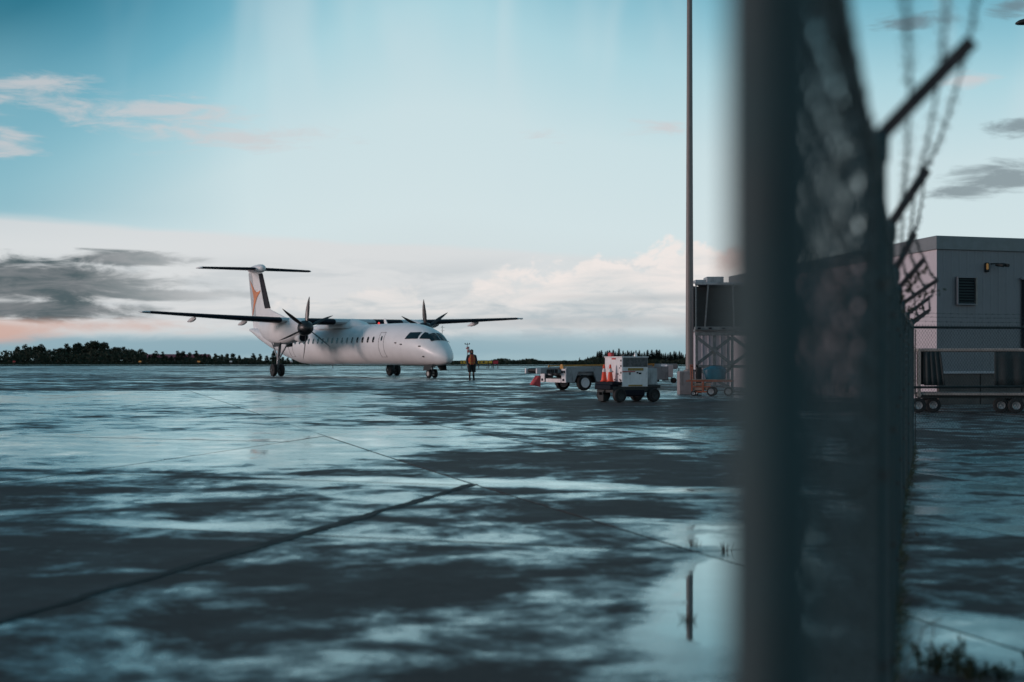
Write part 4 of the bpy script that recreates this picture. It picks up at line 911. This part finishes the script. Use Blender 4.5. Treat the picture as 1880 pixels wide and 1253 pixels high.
# ================================================================== PERSON
pp = at(866, 697, 81.3); PH = 1.74
per = empty('person', (pp.x, 81.3, G(81.3)), R(12), 'person in orange safety vest, dark hood, black shorts and boots standing before the nose', 'person')
def skin_mesh(name, verts, edges, rad, mat, parent, root=0, lv=2):
    me = bpy.data.meshes.new(name); me.from_pydata(verts, edges, []); me.materials.append(mat)
    o = bpy.data.objects.new(name, me); COL.objects.link(o); o.parent = parent
    o.modifiers.new('skin', 'SKIN')
    lay = me.skin_vertices[0].data if me.skin_vertices else None
    if lay is None:
        bpy.context.view_layer.objects.active = o; bpy.ops.mesh.customdata_skin_add(); lay = me.skin_vertices[0].data
    for i, r in enumerate(rad):
        lay[i].radius = (r, r) if not isinstance(r, tuple) else r; lay[i].use_root = (i == root)
    s = o.modifiers.new('sub', 'SUBSURF'); s.levels = s.render_levels = lv
    for p in me.polygons: p.use_smooth = True
    o.modifiers['skin'].use_smooth_shade = True
    return o
V = []; Eg = []; Rr = []
def av(p, r, link=None):
    V.append(p); Rr.append(r)
    if link is not None: Eg.append((link, len(V)-1))
    return len(V)-1
pel = av((0, 0, 0.95), (0.15, 0.11))
sp1 = av((0, 0.0, 1.12), (0.15, 0.11), pel); ch = av((0, 0.01, 1.32), (0.17, 0.115), sp1); nk = av((0, 0.0, 1.47), 0.055, ch); hd0 = av((0, -0.01, 1.56), 0.072, nk); hd1 = av((0, -0.015, 1.64), 0.088, hd0); hd2 = av((0, -0.005, 1.70), 0.065, hd1)
for s in (-1, 1):
    sh_ = av((s*0.19, 0.01, 1.40), 0.065, ch); el_ = av((s*0.265, 0.03, 1.13), 0.047, sh_); wr = av((s*0.25, -0.06, 0.90), 0.031, el_)
    pa = av((s*0.245, -0.075, 0.83), (0.024, 0.038), wr)
    for k, (dx, ln) in enumerate(((-0.026, 0.060), (-0.009, 0.072), (0.009, 0.066), (0.025, 0.052))):
        a_ = av((s*0.245+dx*0.3, -0.078+dx, 0.79), 0.0095, pa); b_ = av((s*0.240, -0.083+dx*1.1, 0.79-ln*0.55), 0.009, a_); av((s*0.230, -0.080+dx*1.1, 0.79-ln), 0.008, b_)
    t1 = av((s*0.23, -0.115, 0.825), 0.010, pa); av((s*0.222, -0.128, 0.785), 0.009, t1)
    hp = av((s*0.095, 0, 0.90), 0.10, pel); kn = av((s*0.105, -0.015, 0.50), 0.060, hp); cf = av((s*0.11, 0.02, 0.33), 0.056, kn); an = av((s*0.115, 0.02, 0.09), 0.038, cf); hl = av((s*0.118, 0.01, 0.045), 0.042, an); av((s*0.135, -0.14, 0.035), 0.035, hl)
body = skin_mesh('body', V, Eg, Rr, M['skin'], per, pel)
def ring_shell(name, rows, mat, parent, n=20, wob=0.0):
    m = MB(); rings = []
    for k, (cx, cy, z, rx, ry) in enumerate(rows):
        rings.append([(cx+rx*math.cos(t)*(1+wob*math.sin(3*t+k)), cy+ry*math.sin(t)*(1+wob*math.cos(4*t+k*2)), z) for t in (2*math.pi*i/n for i in range(n))])
    m.loft(rings); return m.build(name, mat, parent, smooth=80)
ring_shell('jacket', [(0, 0, 0.86, 0.19, 0.145), (0, 0, 1.0, 0.195, 0.15), (0, 0, 1.2, 0.20, 0.15), (0, 0.01, 1.36, 0.215, 0.145), (0, 0.01, 1.44, 0.14, 0.11), (0, 0, 1.50, 0.08, 0.08)], M['jacket'], per, wob=0.03)
for s in (-1, 1):
    m = MB(); m.tube([(s*0.185, 0.01, 1.40), (s*0.235, 0.02, 1.26), (s*0.27, 0.03, 1.13), (s*0.262, -0.02, 1.0), (s*0.25, -0.06, 0.90)], [0.082, 0.075, 0.065, 0.058, 0.05], 12); m.build('sleeve', M['jacket'], per, smooth=80)
    ring_shell('shorts_leg', [(s*0.105, 0, 0.93, 0.13, 0.14), (s*0.11, 0, 0.75, 0.118, 0.125), (s*0.118, -0.005, 0.55, 0.115, 0.115), (s*0.12, -0.01, 0.44, 0.112, 0.112)], M['shorts'], per, wob=0.03)
    bo = ring_shell('boot', [(s*0.125, -0.04, 0.0, 0.052, 0.13), (s*0.125, -0.045, 0.05, 0.054, 0.13), (s*0.12, -0.01, 0.09, 0.052, 0.09), (s*0.117, 0.02, 0.15, 0.055, 0.06), (s*0.113, 0.02, 0.30, 0.064, 0.066)], M['boots'], per)
vest = ring_shell('vest', [(0, 0, 0.88, 0.205, 0.16), (0, 0, 1.0, 0.207, 0.163), (0, 0, 1.2, 0.21, 0.163), (0, 0.01, 1.34, 0.195, 0.158), (0, 0.01, 1.43, 0.145, 0.125), (0, 0.01, 1.455, 0.12, 0.105)], M['vest'], per, wob=0.02)
for x in (-0.10, 0.10):
    m = MB(); m.loft([[(x+dx, -math.sqrt(max(0, 1-((x+dx)/(rx+0.006))**2))*(ry+0.007), z) for dx in (-0.017, 0.017)] for z, rx, ry in ((0.88, 0.205, 0.165), (1.1, 0.21, 0.168), (1.3, 0.20, 0.164), (1.43, 0.15, 0.128))], False, False, closed=False); m.build('reflective_stripe', M['vest_stripe'], vest, smooth=0)
ring_shell('waist_band', [(0, 0, 0.97, 0.2145, 0.170), (0, 0, 1.0, 0.2145, 0.170)], M['vest_stripe'], vest)
hood = ring_shell('hood', [(0, 0.015, 1.46, 0.09, 0.09), (0, 0.02, 1.55, 0.105, 0.10), (0, 0.02, 1.65, 0.108, 0.108), (0, 0.015, 1.71, 0.088, 0.092), (0, 0.01, 1.745, 0.03, 0.03)], M['hair'], per)
fc = ring_shell('face', [(0, -0.065, 1.525, 0.035, 0.030), (0, -0.072, 1.56, 0.058, 0.040), (0, -0.070, 1.61, 0.066, 0.046), (0, -0.060, 1.66, 0.060, 0.044), (0, -0.045, 1.69, 0.03, 0.03)], M['skin'], per)
m = MB(); m.prism([(-0.012, -0.11, 1.585), (0.012, -0.11, 1.585), (0.004, -0.11, 1.625), (-0.004, -0.11, 1.625)], (0, -0.018, -0.004)); m.build('nose', M['skin'], fc)
for s in (-1, 1): MB().lathe([(0.001, -0.003), (0.009, 0), (0.001, 0.003)], (s*0.026, -0.112, 1.630), (0, 1, 0), 8).build('eye', M['boots'], fc)
MB().box((0, -0.108, 1.563), (0.04, 0.008, 0.008)).build('mouth', M['red'], fc)

# ================================================================== FAR FIELD
def leaf_quad(m, p, s, rnd):
    a_ = Vector((rnd.gauss(0, 1), rnd.gauss(0, 1), rnd.gauss(0, 0.7))).normalized(); b_ = a_.orthogonal().normalized(); c_ = a_.cross(b_)
    t = rnd.random()*6.28; u = b_*math.cos(t)+c_*math.sin(t); w = a_.cross(u)
    m.add([p+u*s, p+w*s*0.7, p-u*s, p-w*s*0.7], [(0, 1, 2, 3)])
def leaf_tree(seed, h):
    r = random.Random(seed); e = empty('broadleaf_tree', (0, -500, 0))
    t = MB(); t.tube([(0, 0, 0), (0.05*h*0.3, 0, h*0.35), (0.0, 0.02*h, h*0.75)], [h*0.022, h*0.016, h*0.005], 6)
    lobes = []
    for k in range(9):
        a_ = r.random()*6.28; q = r.random(); z = h*(0.30+0.55*q); rad = h*0.20*(1.15-q*0.8)*r.uniform(0.5, 1.2)
        c_ = Vector((math.cos(a_)*rad, math.sin(a_)*rad, z)); lobes.append((c_, h*r.uniform(0.09, 0.17)))
        t.tube([(0, 0, h*(0.2+0.4*q)), c_], [h*0.009, h*0.003], 4)
    lobes.append((Vector((0, 0, h*0.88)), h*0.12)); lobes.append((Vector((0, 0, h*0.30)), h*0.20)); lobes.append((Vector((0.05*h, 0, h*0.12)), h*0.17))
    for k in range(5):
        a_ = r.random()*6.28; lobes.append((Vector((math.cos(a_)*h*0.16, math.sin(a_)*h*0.16, h*r.uniform(0.2, 0.5))), h*r.uniform(0.11, 0.17)))
    t.build('trunk', M['bark'], e)
    m = MB()
    for c_, q in lobes:
        for k in range(85):
            d = Vector((r.gauss(0, 1), r.gauss(0, 1), r.gauss(0, 0.8))).normalized()*q*(r.random()**0.35)
            leaf_quad(m, c_+d, h*0.034*r.uniform(0.6, 1.4), r)
    m.build('crown', M['leaf'], e, smooth=0); return e
def conifer(seed, h):
    r = random.Random(seed); e = empty('conifer_tree', (0, -500, 0))
    MB().tube([(0, 0, 0), (0, 0, h*0.6), (0, 0, h)], [h*0.018, h*0.010, h*0.002], 6).build('trunk', M['bark'], e)
    m = MB(); n = 30
    for k in range(n):
        z = h*(0.06+0.93*k/n); rad = h*0.19*(1-k/n)**0.65*r.uniform(0.65, 1.15)+h*0.02
        for j in range(14):
            a_ = r.random()*6.28; L = rad*r.uniform(0.6, 1.1)
            d = Vector((math.cos(a_), math.sin(a_), 0)); s_ = Vector((-d.y, d.x, 0))*L*0.55
            b_ = Vector((0, 0, z)); tip = b_+d*L+Vector((0, 0, -L*0.35+r.uniform(-0.02, 0.03)*h))
            m.add([b_+s_*0.3, b_-s_*0.3, (b_+tip)/2-s_-Vector((0, 0, h*0.012)), tip, (b_+tip)/2+s_-Vector((0, 0, h*0.012))], [(0, 1, 2, 3, 4)])
    m.build('crown', M['needle'], e, smooth=0); return e
LT = [leaf_tree(20+i, 1.0) for i in range(5)]; CT = [conifer(40+i, 1.0) for i in range(4)]
used = set()
def plant(protos, i, px, topy, depth, label, group, cat='tree', wide=1.0):
    p = protos[i % len(protos)]
    o = p if id(p) not in used else copy_tree(p); used.add(id(p))
    h = 1.6+(662-topy)*depth/PXF-G(depth)
    o.location = ((px-940)*depth/PXF, depth, G(depth)-0.05-0.06); o.scale = (h*wide, h*wide, h); o.rotation_euler = (0, 0, random.random()*6.28)
    tag(o, label, cat, group)
rt = random.Random(11)
top_pts = [(-60, 656), (0, 655), (28, 646), (40, 641), (65, 634), (85, 642), (105, 637), (130, 640), (150, 634), (160, 631), (185, 632), (205, 640), (225, 640), (240, 647), (256, 640), (266, 652), (300, 650), (340, 652), (352, 643), (366, 652), (392, 649), (420, 650), (450, 655), (480, 652), (495, 651), (520, 654), (600, 655), (680, 657), (760, 660)]
def toph(px):
    for (a_, b_), (c_, d_) in zip(top_pts[:-1], top_pts[1:]):
        if a_ <= px <= c_: return b_+(d_-b_)*(px-a_)/(c_-a_)
    return 660
px = -50; i = 0
while px < 740:
    if px < 262: lab, gr = 'dark broadleaf tree in the dense stand at the far left horizon', 'dense stand of trees far left'
    elif px < 480: lab, gr = 'dark broadleaf tree in the thin row below the near wing', 'thin tree row below the near wing'
    else: lab, gr = 'low dark broadleaf tree in the far row behind the fuselage', 'low tree row behind the fuselage'
    plant(LT, rt.randrange(5), px, toph(px)-5+rt.choice((-3, 0, 2, 5, 6))+rt.uniform(-1, 2), 560+rt.uniform(-50, 60), lab, gr, wide=rt.uniform(0.9, 1.35))
    px += rt.uniform(5, 9) if px < 262 else rt.uniform(7, 13)
ctop = [(1062, 658), (1085, 652), (1100, 646), (1115, 642), (1150, 641), (1185, 644), (1220, 643), (1270, 644), (1345, 646)]
def ctoph(px):
    for (a_, b_), (c_, d_) in zip(ctop[:-1], ctop[1:]):
        if a_ <= px <= c_: return b_+(d_-b_)*(px-a_)/(c_-a_)
    return 650
px = 1064
while px < 1345:
    plant(CT, rt.randrange(4), px, ctoph(px)+rt.uniform(-3, 7), 800+rt.uniform(-70, 70), 'dark spiky conifer in the far grove behind the belt loader', 'conifer grove behind the belt loader', wide=rt.uniform(1.3, 2.0))
    px += rt.uniform(2.6, 4.6)
# uncountable scrub along the far edge of the field
m = MB(); r = random.Random(9)
for k in range(19000):
    d = r.uniform(430, 470); px = r.uniform(-160, 2050)
    hmax = (2.2 if px < 270 else 0.0)+1.0+0.45*math.sin(px*0.035)+0.35*math.sin(px*0.11+1)+ (0.5 if 1050 < px < 1350 else 0) + (0.6 if px < 480 else 0)
    z = G(d)+hmax*r.random()**0.9
    leaf_quad(m, Vector(((px-940)*d/PXF, d, z)), r.uniform(0.22, 0.5), r)
scr = m.build('scrub', M['leaf'], smooth=0); tag(scr, 'low dark scrub along the far edge of the airfield', 'scrub', kind='stuff')
# long red-roofed building behind the trees
ry = 640.0
rb = empty('red_roofed_building', (at(322, 660, ry).x, ry, G(ry)), 0, 'long low building with a dull red roof among the far trees', 'building')
MB().box((0, 0, 1.2), (30, 8, 2.4)).build('wall', M['farwall'], rb)
MB().prism([(-15.5, -4.5, 2.4), (-15.5, 4.5, 2.4), (-15.5, 0, 3.9)], (31, 0, 0)).build('roof', M['redroof'], rb)
for k in range(8): MB().box((-13+k*3.7, -4.03, 1.3), (1.4, 0.06, 1.1)).build('window', M['glass'], rb)
# airfield guidance signs
gy2 = 190.0
def gsign(px0, px1, py0, py1, kind, label):
    a_ = at(px0, py1, gy2); b_ = at(px1, py0, gy2); w = b_.x-a_.x; h = b_.z-a_.z
    e = empty('guidance_sign', ((a_.x+b_.x)/2, gy2, G(gy2)), 0, label, 'airfield sign', 'guidance signs beyond the person')
    z0 = a_.z-G(gy2)
    MB().box((0, 0, z0+h/2), (w, 0.25, h)).build('cabinet', M['sign_black'], e, 0.02)
    MB().box((0, -0.13, z0+h/2), (w-0.08, 0.03, h-0.08)).build('face', M['sign_red' if kind == 'red' else 'sign_yellow'], e)
    for q in (-0.4, 0.4): MB().cyl((w*q, 0, 0), (w*q, 0, z0), 0.05).build('leg', M['dark'], e)
    if kind == 'yellow':
        rr_ = random.Random(int(px0))
        for k in range(max(2, int(w/0.55))): MB().box((-w/2+0.3+k*0.5, -0.15, z0+h/2), (rr_.uniform(0.12, 0.3), 0.015, h*rr_.uniform(0.3, 0.5))).build('mark', M['sign_black'], e)
gsign(845, 876, 662, 668.5, 'yellow', 'yellow airfield sign left of and behind the person')
gsign(877, 896, 662, 668.5, 'yellow', 'yellow airfield sign just right of the person')
gsign(896.5, 904, 662, 668, 'black', 'narrow black airfield sign between the yellow and red signs')
gsign(905, 915, 662, 669, 'red', 'small dark red airfield sign at the right end of the row')
# windsock on its mast with obstruction lights
wy = 210.0; wp = at(858, 660, wy)
wsk = empty('windsock', (wp.x, wy, G(wy)), 0, 'limp red and white windsock on a thin mast behind the person', 'windsock')
zt_ = at(858, 631, wy).z-G(wy)
MB().cyl((0, 0, 0), (0, 0, zt_), 0.06, 0.045, 8).build('mast', M['galv'], wsk)
MB().bar((-0.32, 0, zt_-0.15), (0.32, 0, zt_-0.15), 0.05, 0.05).build('crossarm', M['dark'], wsk)
for x in (-0.32, 0.0, 0.32): MB().lathe([(0.07, 0), (0.09, 0.1), (0.02, 0.2)], (x, 0, zt_-0.12), n=8).build('lamp', M['dark'], wsk)
pts = [(0.0, 0, zt_-0.55), (0.10, 0, zt_-0.75), (0.17, 0, zt_-1.0), (0.20, 0, zt_-1.22), (0.22, 0, zt_-1.45)]; rr_ = [0.26, 0.25, 0.20, 0.16, 0.11]
for k in range(4): MB().tube([pts[k], pts[k+1]], [rr_[k], rr_[k+1]], 10).build('sock_band', M['red'] if k % 2 == 0 else M['collar'], wsk)
# antenna mast behind the nose
ay = 330.0; ap = at(812, 660, ay)
am = empty('antenna_mast', (ap.x, ay, G(ay)), 0, 'thin antenna mast rising above the aircraft nose', 'mast')
za_ = at(812, 598, ay).z-G(ay)
MB().cyl((0, 0, 0), (0, 0, za_), 0.10, 0.06, 8).build('mast', M['galv'], am)
for z in (za_-0.4, za_-1.2): MB().bar((-0.35, 0, z), (0.55, 0, z), 0.06, 0.06).build('crossarm', M['dark'], am)
# checkered marker and small edge markers
ky2 = 200.0; kp = at(611, 666, ky2)
ck = empty('checkered_marker', (kp.x, ky2, G(ky2)), 0, 'round red and white checkered marker board under the fuselage', 'marker')
for i2 in range(5):
    for j2 in range(5):
        if (i2-2)**2+(j2-2)**2 < 7: MB().box(((i2-2)*0.13, 0, kp.z-G(ky2)+(j2-2)*0.13), (0.128, 0.05, 0.128)).build('check', M['flag'] if (i2+j2) % 2 == 0 else M['collar'], ck)
MB().cyl((0, 0.04, 0), (0, 0.04, kp.z-G(ky2)-0.3), 0.04).build('post', M['dark'], ck)
for (px, py, mm, lab) in ((257, 665, 'amber', 'small amber edge light left of the red-roofed building'), (365, 665, 'amber', 'small pale edge light under the near wing'), (535, 665, 'white_paint', 'small white marker board under the tail'), (424, 666, 'white_paint', 'small white marker post left of the main wheels'), (26, 664, 'red', 'small red marker light at the far left')):
    q = at(px, py, 280.0)
    e = empty('edge_marker', (q.x, 280.0, G(280)), 0, lab, 'marker')
    MB().cyl((0, 0, 0), (0, 0, 0.7), 0.06).build('post', M['dark'], e); MB().box((0, 0, 0.85), (0.5, 0.2, 0.28)).build('head', M[mm], e, 0.04)

# ================================================================== FENCE
POSTS = [(0.20, 1.10), (0.955, 3.74), (1.64, 6.2), (2.50, 9.3), (3.12, 11.5), (4.00, 14.6), (5.00, 18.0), (6.02, 21.4), (6.86, 24.4)]
ARMS = {1: (0.255, 0.265), 2: (0.17, 0.257), 3: (0.13, 0.255), 4: (0.215, 0.245), 5: (0.37, 0.25), 6: (0.28, 0.21), 7: (0.275, 0.175), 0: (0.25, 0.27), 8: (0.25, 0.2)}
FH = 2.13
fence = empty('boundary_fence', (0, 0, 0), 0, 'chain-link boundary fence with barbed wire arms running away from the camera', 'fence')
nrm = Vector((0.962, -0.273, 0))
for k, (x, y) in enumerate(POSTS):
    r_ = 0.030 if k else 0.034
    MB().cyl((x, y, -0.1), (x, y, FH+0.05+G(y)), r_, n=20).build('post', M['fence_post'], fence, smooth=60)
    a_, b_ = ARMS[k]; base = Vector((x, y, FH+G(y)+0.045)); tip = base + Vector((a_, 0, b_))
    arm = MB().bar(base, tip, 0.014, 0.040).bar(base+Vector((0, 0.02, 0)), tip+Vector((0, 0.02, 0)), 0.030, 0.012).build('barb_arm', M['rust'], fence)
    MB().lathe([(r_+0.006, -0.06), (r_+0.008, 0.0), (r_*0.7, 0.02), (0.005, 0.03)], (x, y, FH+0.05+G(y)), n=16).build('post_cap', M['fence_post'], fence)
    for zz in (0.3, 0.8, 1.3, 1.8):
        if k: MB().lathe([(r_+0.002, -0.012), (r_+0.005, -0.012), (r_+0.005, 0.012), (r_+0.002, 0.012)], (x, y, zz), n=12).build('tie_band', M['dark'], fence)
P3D = [Vector((x, y, G(y))) for x, y in POSTS]
for a_, b_ in zip(P3D[:-1], P3D[1:]):
    MB().cyl(a_+Vector((0, 0, FH-0.05)), b_+Vector((0, 0, FH-0.05)), 0.021, n=10).build('top_rail', M['fence_post'], fence)
    MB().cyl(a_+Vector((0, 0, 0.06)), b_+Vector((0, 0, 0.06)), 0.003, n=5).build('tension_wire', M['fence_wire'], fence)
def barbed(name, pts, parent, r=0.0024, sag=0.03, seed=0):
    rr = random.Random(seed); m = MB()
    for a_, b_ in zip(pts[:-1], pts[1:]):
        L = (b_-a_).length; n = max(4, int(L/0.06)); d = (b_-a_)/L; x = d.orthogonal().normalized(); y = d.cross(x)
        for ph in (0, math.pi):
            m.tube([a_+(b_-a_)*(i/n) - Vector((0, 0, sag*4*(i/n)*(1-i/n))) + (x*math.cos(ph+i*1.1)+y*math.sin(ph+i*1.1))*r*0.9 + Vector((rr.uniform(-1, 1), 0, rr.uniform(-1, 1)))*0.0025 for i in range(n+1)], r, 4)
        k = 0.05
        while k < L-0.03:
            p = a_+d*k - Vector((0, 0, sag*4*(k/L)*(1-k/L)))
            for q in range(2):
                t = rr.random()*6.28; u = x*math.cos(t)+y*math.sin(t)+d*rr.uniform(-0.4, 0.4)
                m.cyl(p-u*0.020, p+u*0.020, r*0.75, n=4)
            m.cyl(p-d*0.01, p+d*0.01, r*2.0, n=5)
            k += 0.135
    return m.build(name, M['fence_wire'], parent, smooth=0)
for j, fr in enumerate((0.36, 0.68, 0.98)):
    for k in range(len(POSTS)-1):
        q = []
        for i in (k, k+1):
            x, y = POSTS[i]; a_, b_ = ARMS[i]; q.append(Vector((x, y, FH+G(y)+0.045))+Vector((a_, 0, b_))*fr+Vector((0, 0, 0.02)))
        barbed('barbed_strand', q, fence, sag=0.03+0.02*((k*7+j*3) % 3), seed=k*5+j)
# woven mesh: every wire a zigzag hooked into its neighbours
def chain_link(name, path, height, w, hgt, r, parent, off=0.0, z0=0.03, sides=3, spikes=True, jit=0.0):
    m = MB(); cum = [0.0]
    for a_, b_ in zip(path[:-1], path[1:]): cum.append(cum[-1]+(b_-a_).length)
    def pos(s):
        s = max(0.0, min(cum[-1]-1e-6, s)); k = 0
        while cum[k+1] < s: k += 1
        t = (s-cum[k])/(cum[k+1]-cum[k]); d = (path[k+1]-path[k]).normalized()
        return path[k]+(path[k+1]-path[k])*t, Vector((d.y, -d.x, 0))
    nW = int(cum[-1]/w); nz = int(height/(hgt/2)); rr = random.Random(2)
    for i in range(nW):
        pts = []; s0 = (i+0.5)*w; jz = rr.uniform(-jit, jit); jn = rr.gauss(0, jit*0.05); bow = 0.0022*math.sin(s0*2.1)
        for k in range(nz+1):
            sd_ = 1 if (k+i) % 2 == 0 else -1
            p, n = pos(s0+sd_*w*0.56); z = z0+k*hgt/2+jz
            pts.append(p+n*(off+jn+sd_*0.006+bow*math.sin(z*2.4))+Vector((0, 0, z)))
        if spikes: pts.append(pts[-1]+Vector((0, 0, 0.03)))
        m.tube(pts, r, sides, cap=False)
    o = m.build(name, M['fence_wire'], parent, smooth=0); o['kind'] = 'stuff'; return o
chain_link('chain_link_mesh', [Vector((p.x, p.y, p.z))+nrm*0.006 for p in P3D], FH-0.06, 0.0275, 0.075, 0.0025, fence, jit=0.03)
# the return of the fence across the right of the view
D2 = Vector((1.0, 0.22, 0)).normalized(); C0 = Vector((6.86, 24.4, 0))
RP = [C0 + D2*q for q in (0.0, 3.05, 6.1)]
fence2 = empty('return_fence', (0, 0, 0), 0, 'lower chain-link fence return crossing in front of the terminal at right', 'fence')
for k, p in enumerate(RP[1:]):
    MB().cyl((p.x, p.y, -0.05), (p.x, p.y, FH+G(p.y)), 0.03, n=12).build('post', M['fence_post'], fence2)
a_, b_ = RP[0]+Vector((0, 0, G(24.4))), RP[-1]+Vector((0, 0, G(RP[-1].y)))
for z in (FH, 1.10): MB().cyl(a_+Vector((0, 0, z)), b_+Vector((0, 0, z)), 0.022, n=10).build('rail', M['dark'], fence2)
for z, dy in ((FH+0.15, 0.12), (FH+0.23, 0.2), (FH+0.30, 0.28)):
    barbed('barbed_strand', [RP[0]+Vector((0.1, dy, z)), RP[1]+Vector((0, dy, z)), RP[2]+Vector((0, dy, z))], fence2, r=0.0018, sag=0.02, seed=int(z*50))
chain_link('chain_link_mesh', [RP[0]+D2*0.02, RP[1], RP[2]], FH+0.02, 0.0275, 0.078, 0.0028, fence2, off=0.03, z0=0.04)
MB().bar((C0.x+0.06, C0.y, 0.1), (C0.x+0.06, C0.y, FH), 0.01, 0.025).build('tension_bar', M['dark'], fence2)

# ================================================================== PLANTS
def blade_plant(name, loc, h, n, spread, label, cat, group=None, leafy=True, seed=0, mat='weed'):
    r = random.Random(seed); e = empty(name, loc, r.random()*6, label, cat, group)
    st = MB(); lv = MB()
    for k in range(n):
        a_ = r.random()*6.28; q = spread*math.sqrt(r.random()); b0 = Vector((math.cos(a_)*q, math.sin(a_)*q, 0)); L = h*r.uniform(0.45, 1.0)
        lean = Vector((math.cos(a_)*r.uniform(0.05, 0.35), math.sin(a_)*r.uniform(0.05, 0.35), 1)).normalized()
        pts = [b0+lean*(L*t)+Vector((math.cos(a_), math.sin(a_), 0))*(0.12*L*t*t) for t in (0, 0.33, 0.66, 1.0)]
        st.tube(pts, [0.003, 0.0026, 0.002, 0.0008], 4)
        if leafy:
            for j in range(int(8+L*45)):
                t = r.uniform(0.15, 1.0); p = b0+lean*(L*t)+Vector((math.cos(a_), math.sin(a_), 0))*(0.12*L*t*t)
                d = Vector((r.gauss(0, 1), r.gauss(0, 1), 0.7)).normalized(); w = d.orthogonal().normalized()*0.006*r.uniform(0.7, 1.4); ll = r.uniform(0.015, 0.035)
                lv.add([p, p+d*ll*0.5+w, p+d*ll, p+d*ll*0.5-w], [(0, 1, 2, 3)])
    st.build('stem', M['dry_stalk' if not leafy else mat], e, smooth=0)
    if leafy: lv.build('leaves', M[mat], e, smooth=0)
    return e
k = 0
WEEDS = [((1705, 7.3, 0.16, 16, 0.07), 'leafy weed clump at the fence foot, nearest the fence at bottom right'), ((1735, 7.25, 0.19, 18, 0.06), 'tall upright weed clump in the middle of the bottom right weeds'), ((1765, 7.2, 0.15, 14, 0.06), 'weed clump third from the fence at bottom right'),
         ((1795, 7.1, 0.10, 12, 0.06), 'short weed clump fourth from the fence at bottom right'), ((1850, 7.1, 0.09, 10, 0.05), 'small weed sprig near the right edge of the picture at the bottom')]
for (px, d, h, n, sp_), lab in WEEDS:
    x = (px-940)*d/PXF; blade_plant('weed', (x, d, G(d)), h, n, sp_, lab, 'weed', None, True, 60+k); k += 1
GR = [((1275, 1003, 0.07), 'tiny grass sprig in the puddle in line with the pole reflection'), ((1331, 1012, 0.09), 'small grass tuft in the puddle close to the fence post'), ((1262, 1140, 0.06), 'thin grass sprig beside the pole reflection in the puddle'), ((1690, 985, 0.06), 'small tuft just beyond the fence on the wet verge')]
for (px, py, h), lab in GR:
    d = 1.6*PXF/(py-662); blade_plant('grass_tuft', ((px-940)*d/PXF, d, G(d)), h, 12, 0.05, lab, 'grass tuft', None, False, 80+k); k += 1
# bent dry stalk
st = empty('dry_stalk', (1.98, 7.2, 0), 0, 'bent dry plant stalk leaning over the weeds by the fence', 'stalk')
m = MB(); m.tube([(0.0, 0, 0), (0.03, 0, 0.10), (0.09, 0, 0.20), (0.095, 0, 0.24), (0.15, 0, 0.275), (0.20, 0, 0.295)], 0.0028, 5); m.tube([(0.15, 0, 0.275), (0.155, 0, 0.20), (0.13, 0, 0.13), (0.15, 0, 0.08)], 0.0024, 5); m.build('stem', M['dry_stalk'], st)
# scrubby growth along the foot of the fence
m = MB(); r = random.Random(4)
for k in range(5200):
    s = r.random()**1.3; q = s*(len(POSTS)-1.001); i = int(q); t = q-i
    p = P3D[i].lerp(P3D[i+1], t); 
    if p.y < 5.5: continue
    hh = 0.10+0.16*abs(math.sin(p.y*1.7))*abs(math.sin(p.y*0.6+1))
    p = p + nrm*r.gauss(0.0, 0.035) + Vector((0, 0, hh*r.random()))
    d = Vector((r.gauss(0, 1), r.gauss(0, 1), r.uniform(0.3, 1.5))).normalized(); w = d.orthogonal().normalized()*0.004; ll = r.uniform(0.03, 0.09)
    m.add([p, p+d*ll*0.5+w, p+d*ll, p+d*ll*0.5-w], [(0, 1, 2, 3)])
fg = m.build('fence_foot_grass', M['weed'], smooth=0); tag(fg, 'dark grass and weeds along the foot of the chain-link fence', 'grass', kind='stuff')
# vine tangled round the barb arms
def vine(i, n, seed, label):
    r = random.Random(seed); x, y = POSTS[i]; e = empty('vine', (x, y, FH+G(y)-0.15), 0, label, 'vine', None)
    st = MB(); lv = MB(); p = Vector((0, 0, -0.3)); a_, b_ = ARMS[i]; pts = [p.copy()]
    for k in range(n):
        t = k/n; tgt = Vector((a_, 0, b_))*t + Vector((0, 0, 0.13)); ang_ = k*0.9
        p = tgt+Vector((0.02*math.cos(ang_), -0.035*math.sin(ang_), 0.04*math.cos(ang_)))+Vector((r.gauss(0, 0.02), r.gauss(0, 0.03), r.gauss(0, 0.02))); pts.append(p.copy())
        for j in range(3):
            q = p+Vector((r.gauss(0, 0.02), r.gauss(0, 0.03), r.gauss(0, 0.02))); d = Vector((r.gauss(0, 1), r.gauss(0, 1), r.gauss(-0.3, 0.7))).normalized(); u = d.orthogonal().normalized()
            s = r.uniform(0.014, 0.028); lv.add([q, q+d*s+u*s*0.7, q+d*s*2.0, q+d*s-u*s*0.7], [(0, 1, 2, 3)])
    st.tube(pts, 0.004, 5); st.build('stem', M['dry_stalk'], e); lv.build('leaves', M['weed'], e, smooth=0)
vine(4, 22, 1, 'leafy vine wound round the fourth visible barb arm'); vine(5, 14, 2, 'leafy vine wound round the fifth visible barb arm'); vine(6, 12, 3, 'leafy vine on the barb arm near the fence corner')
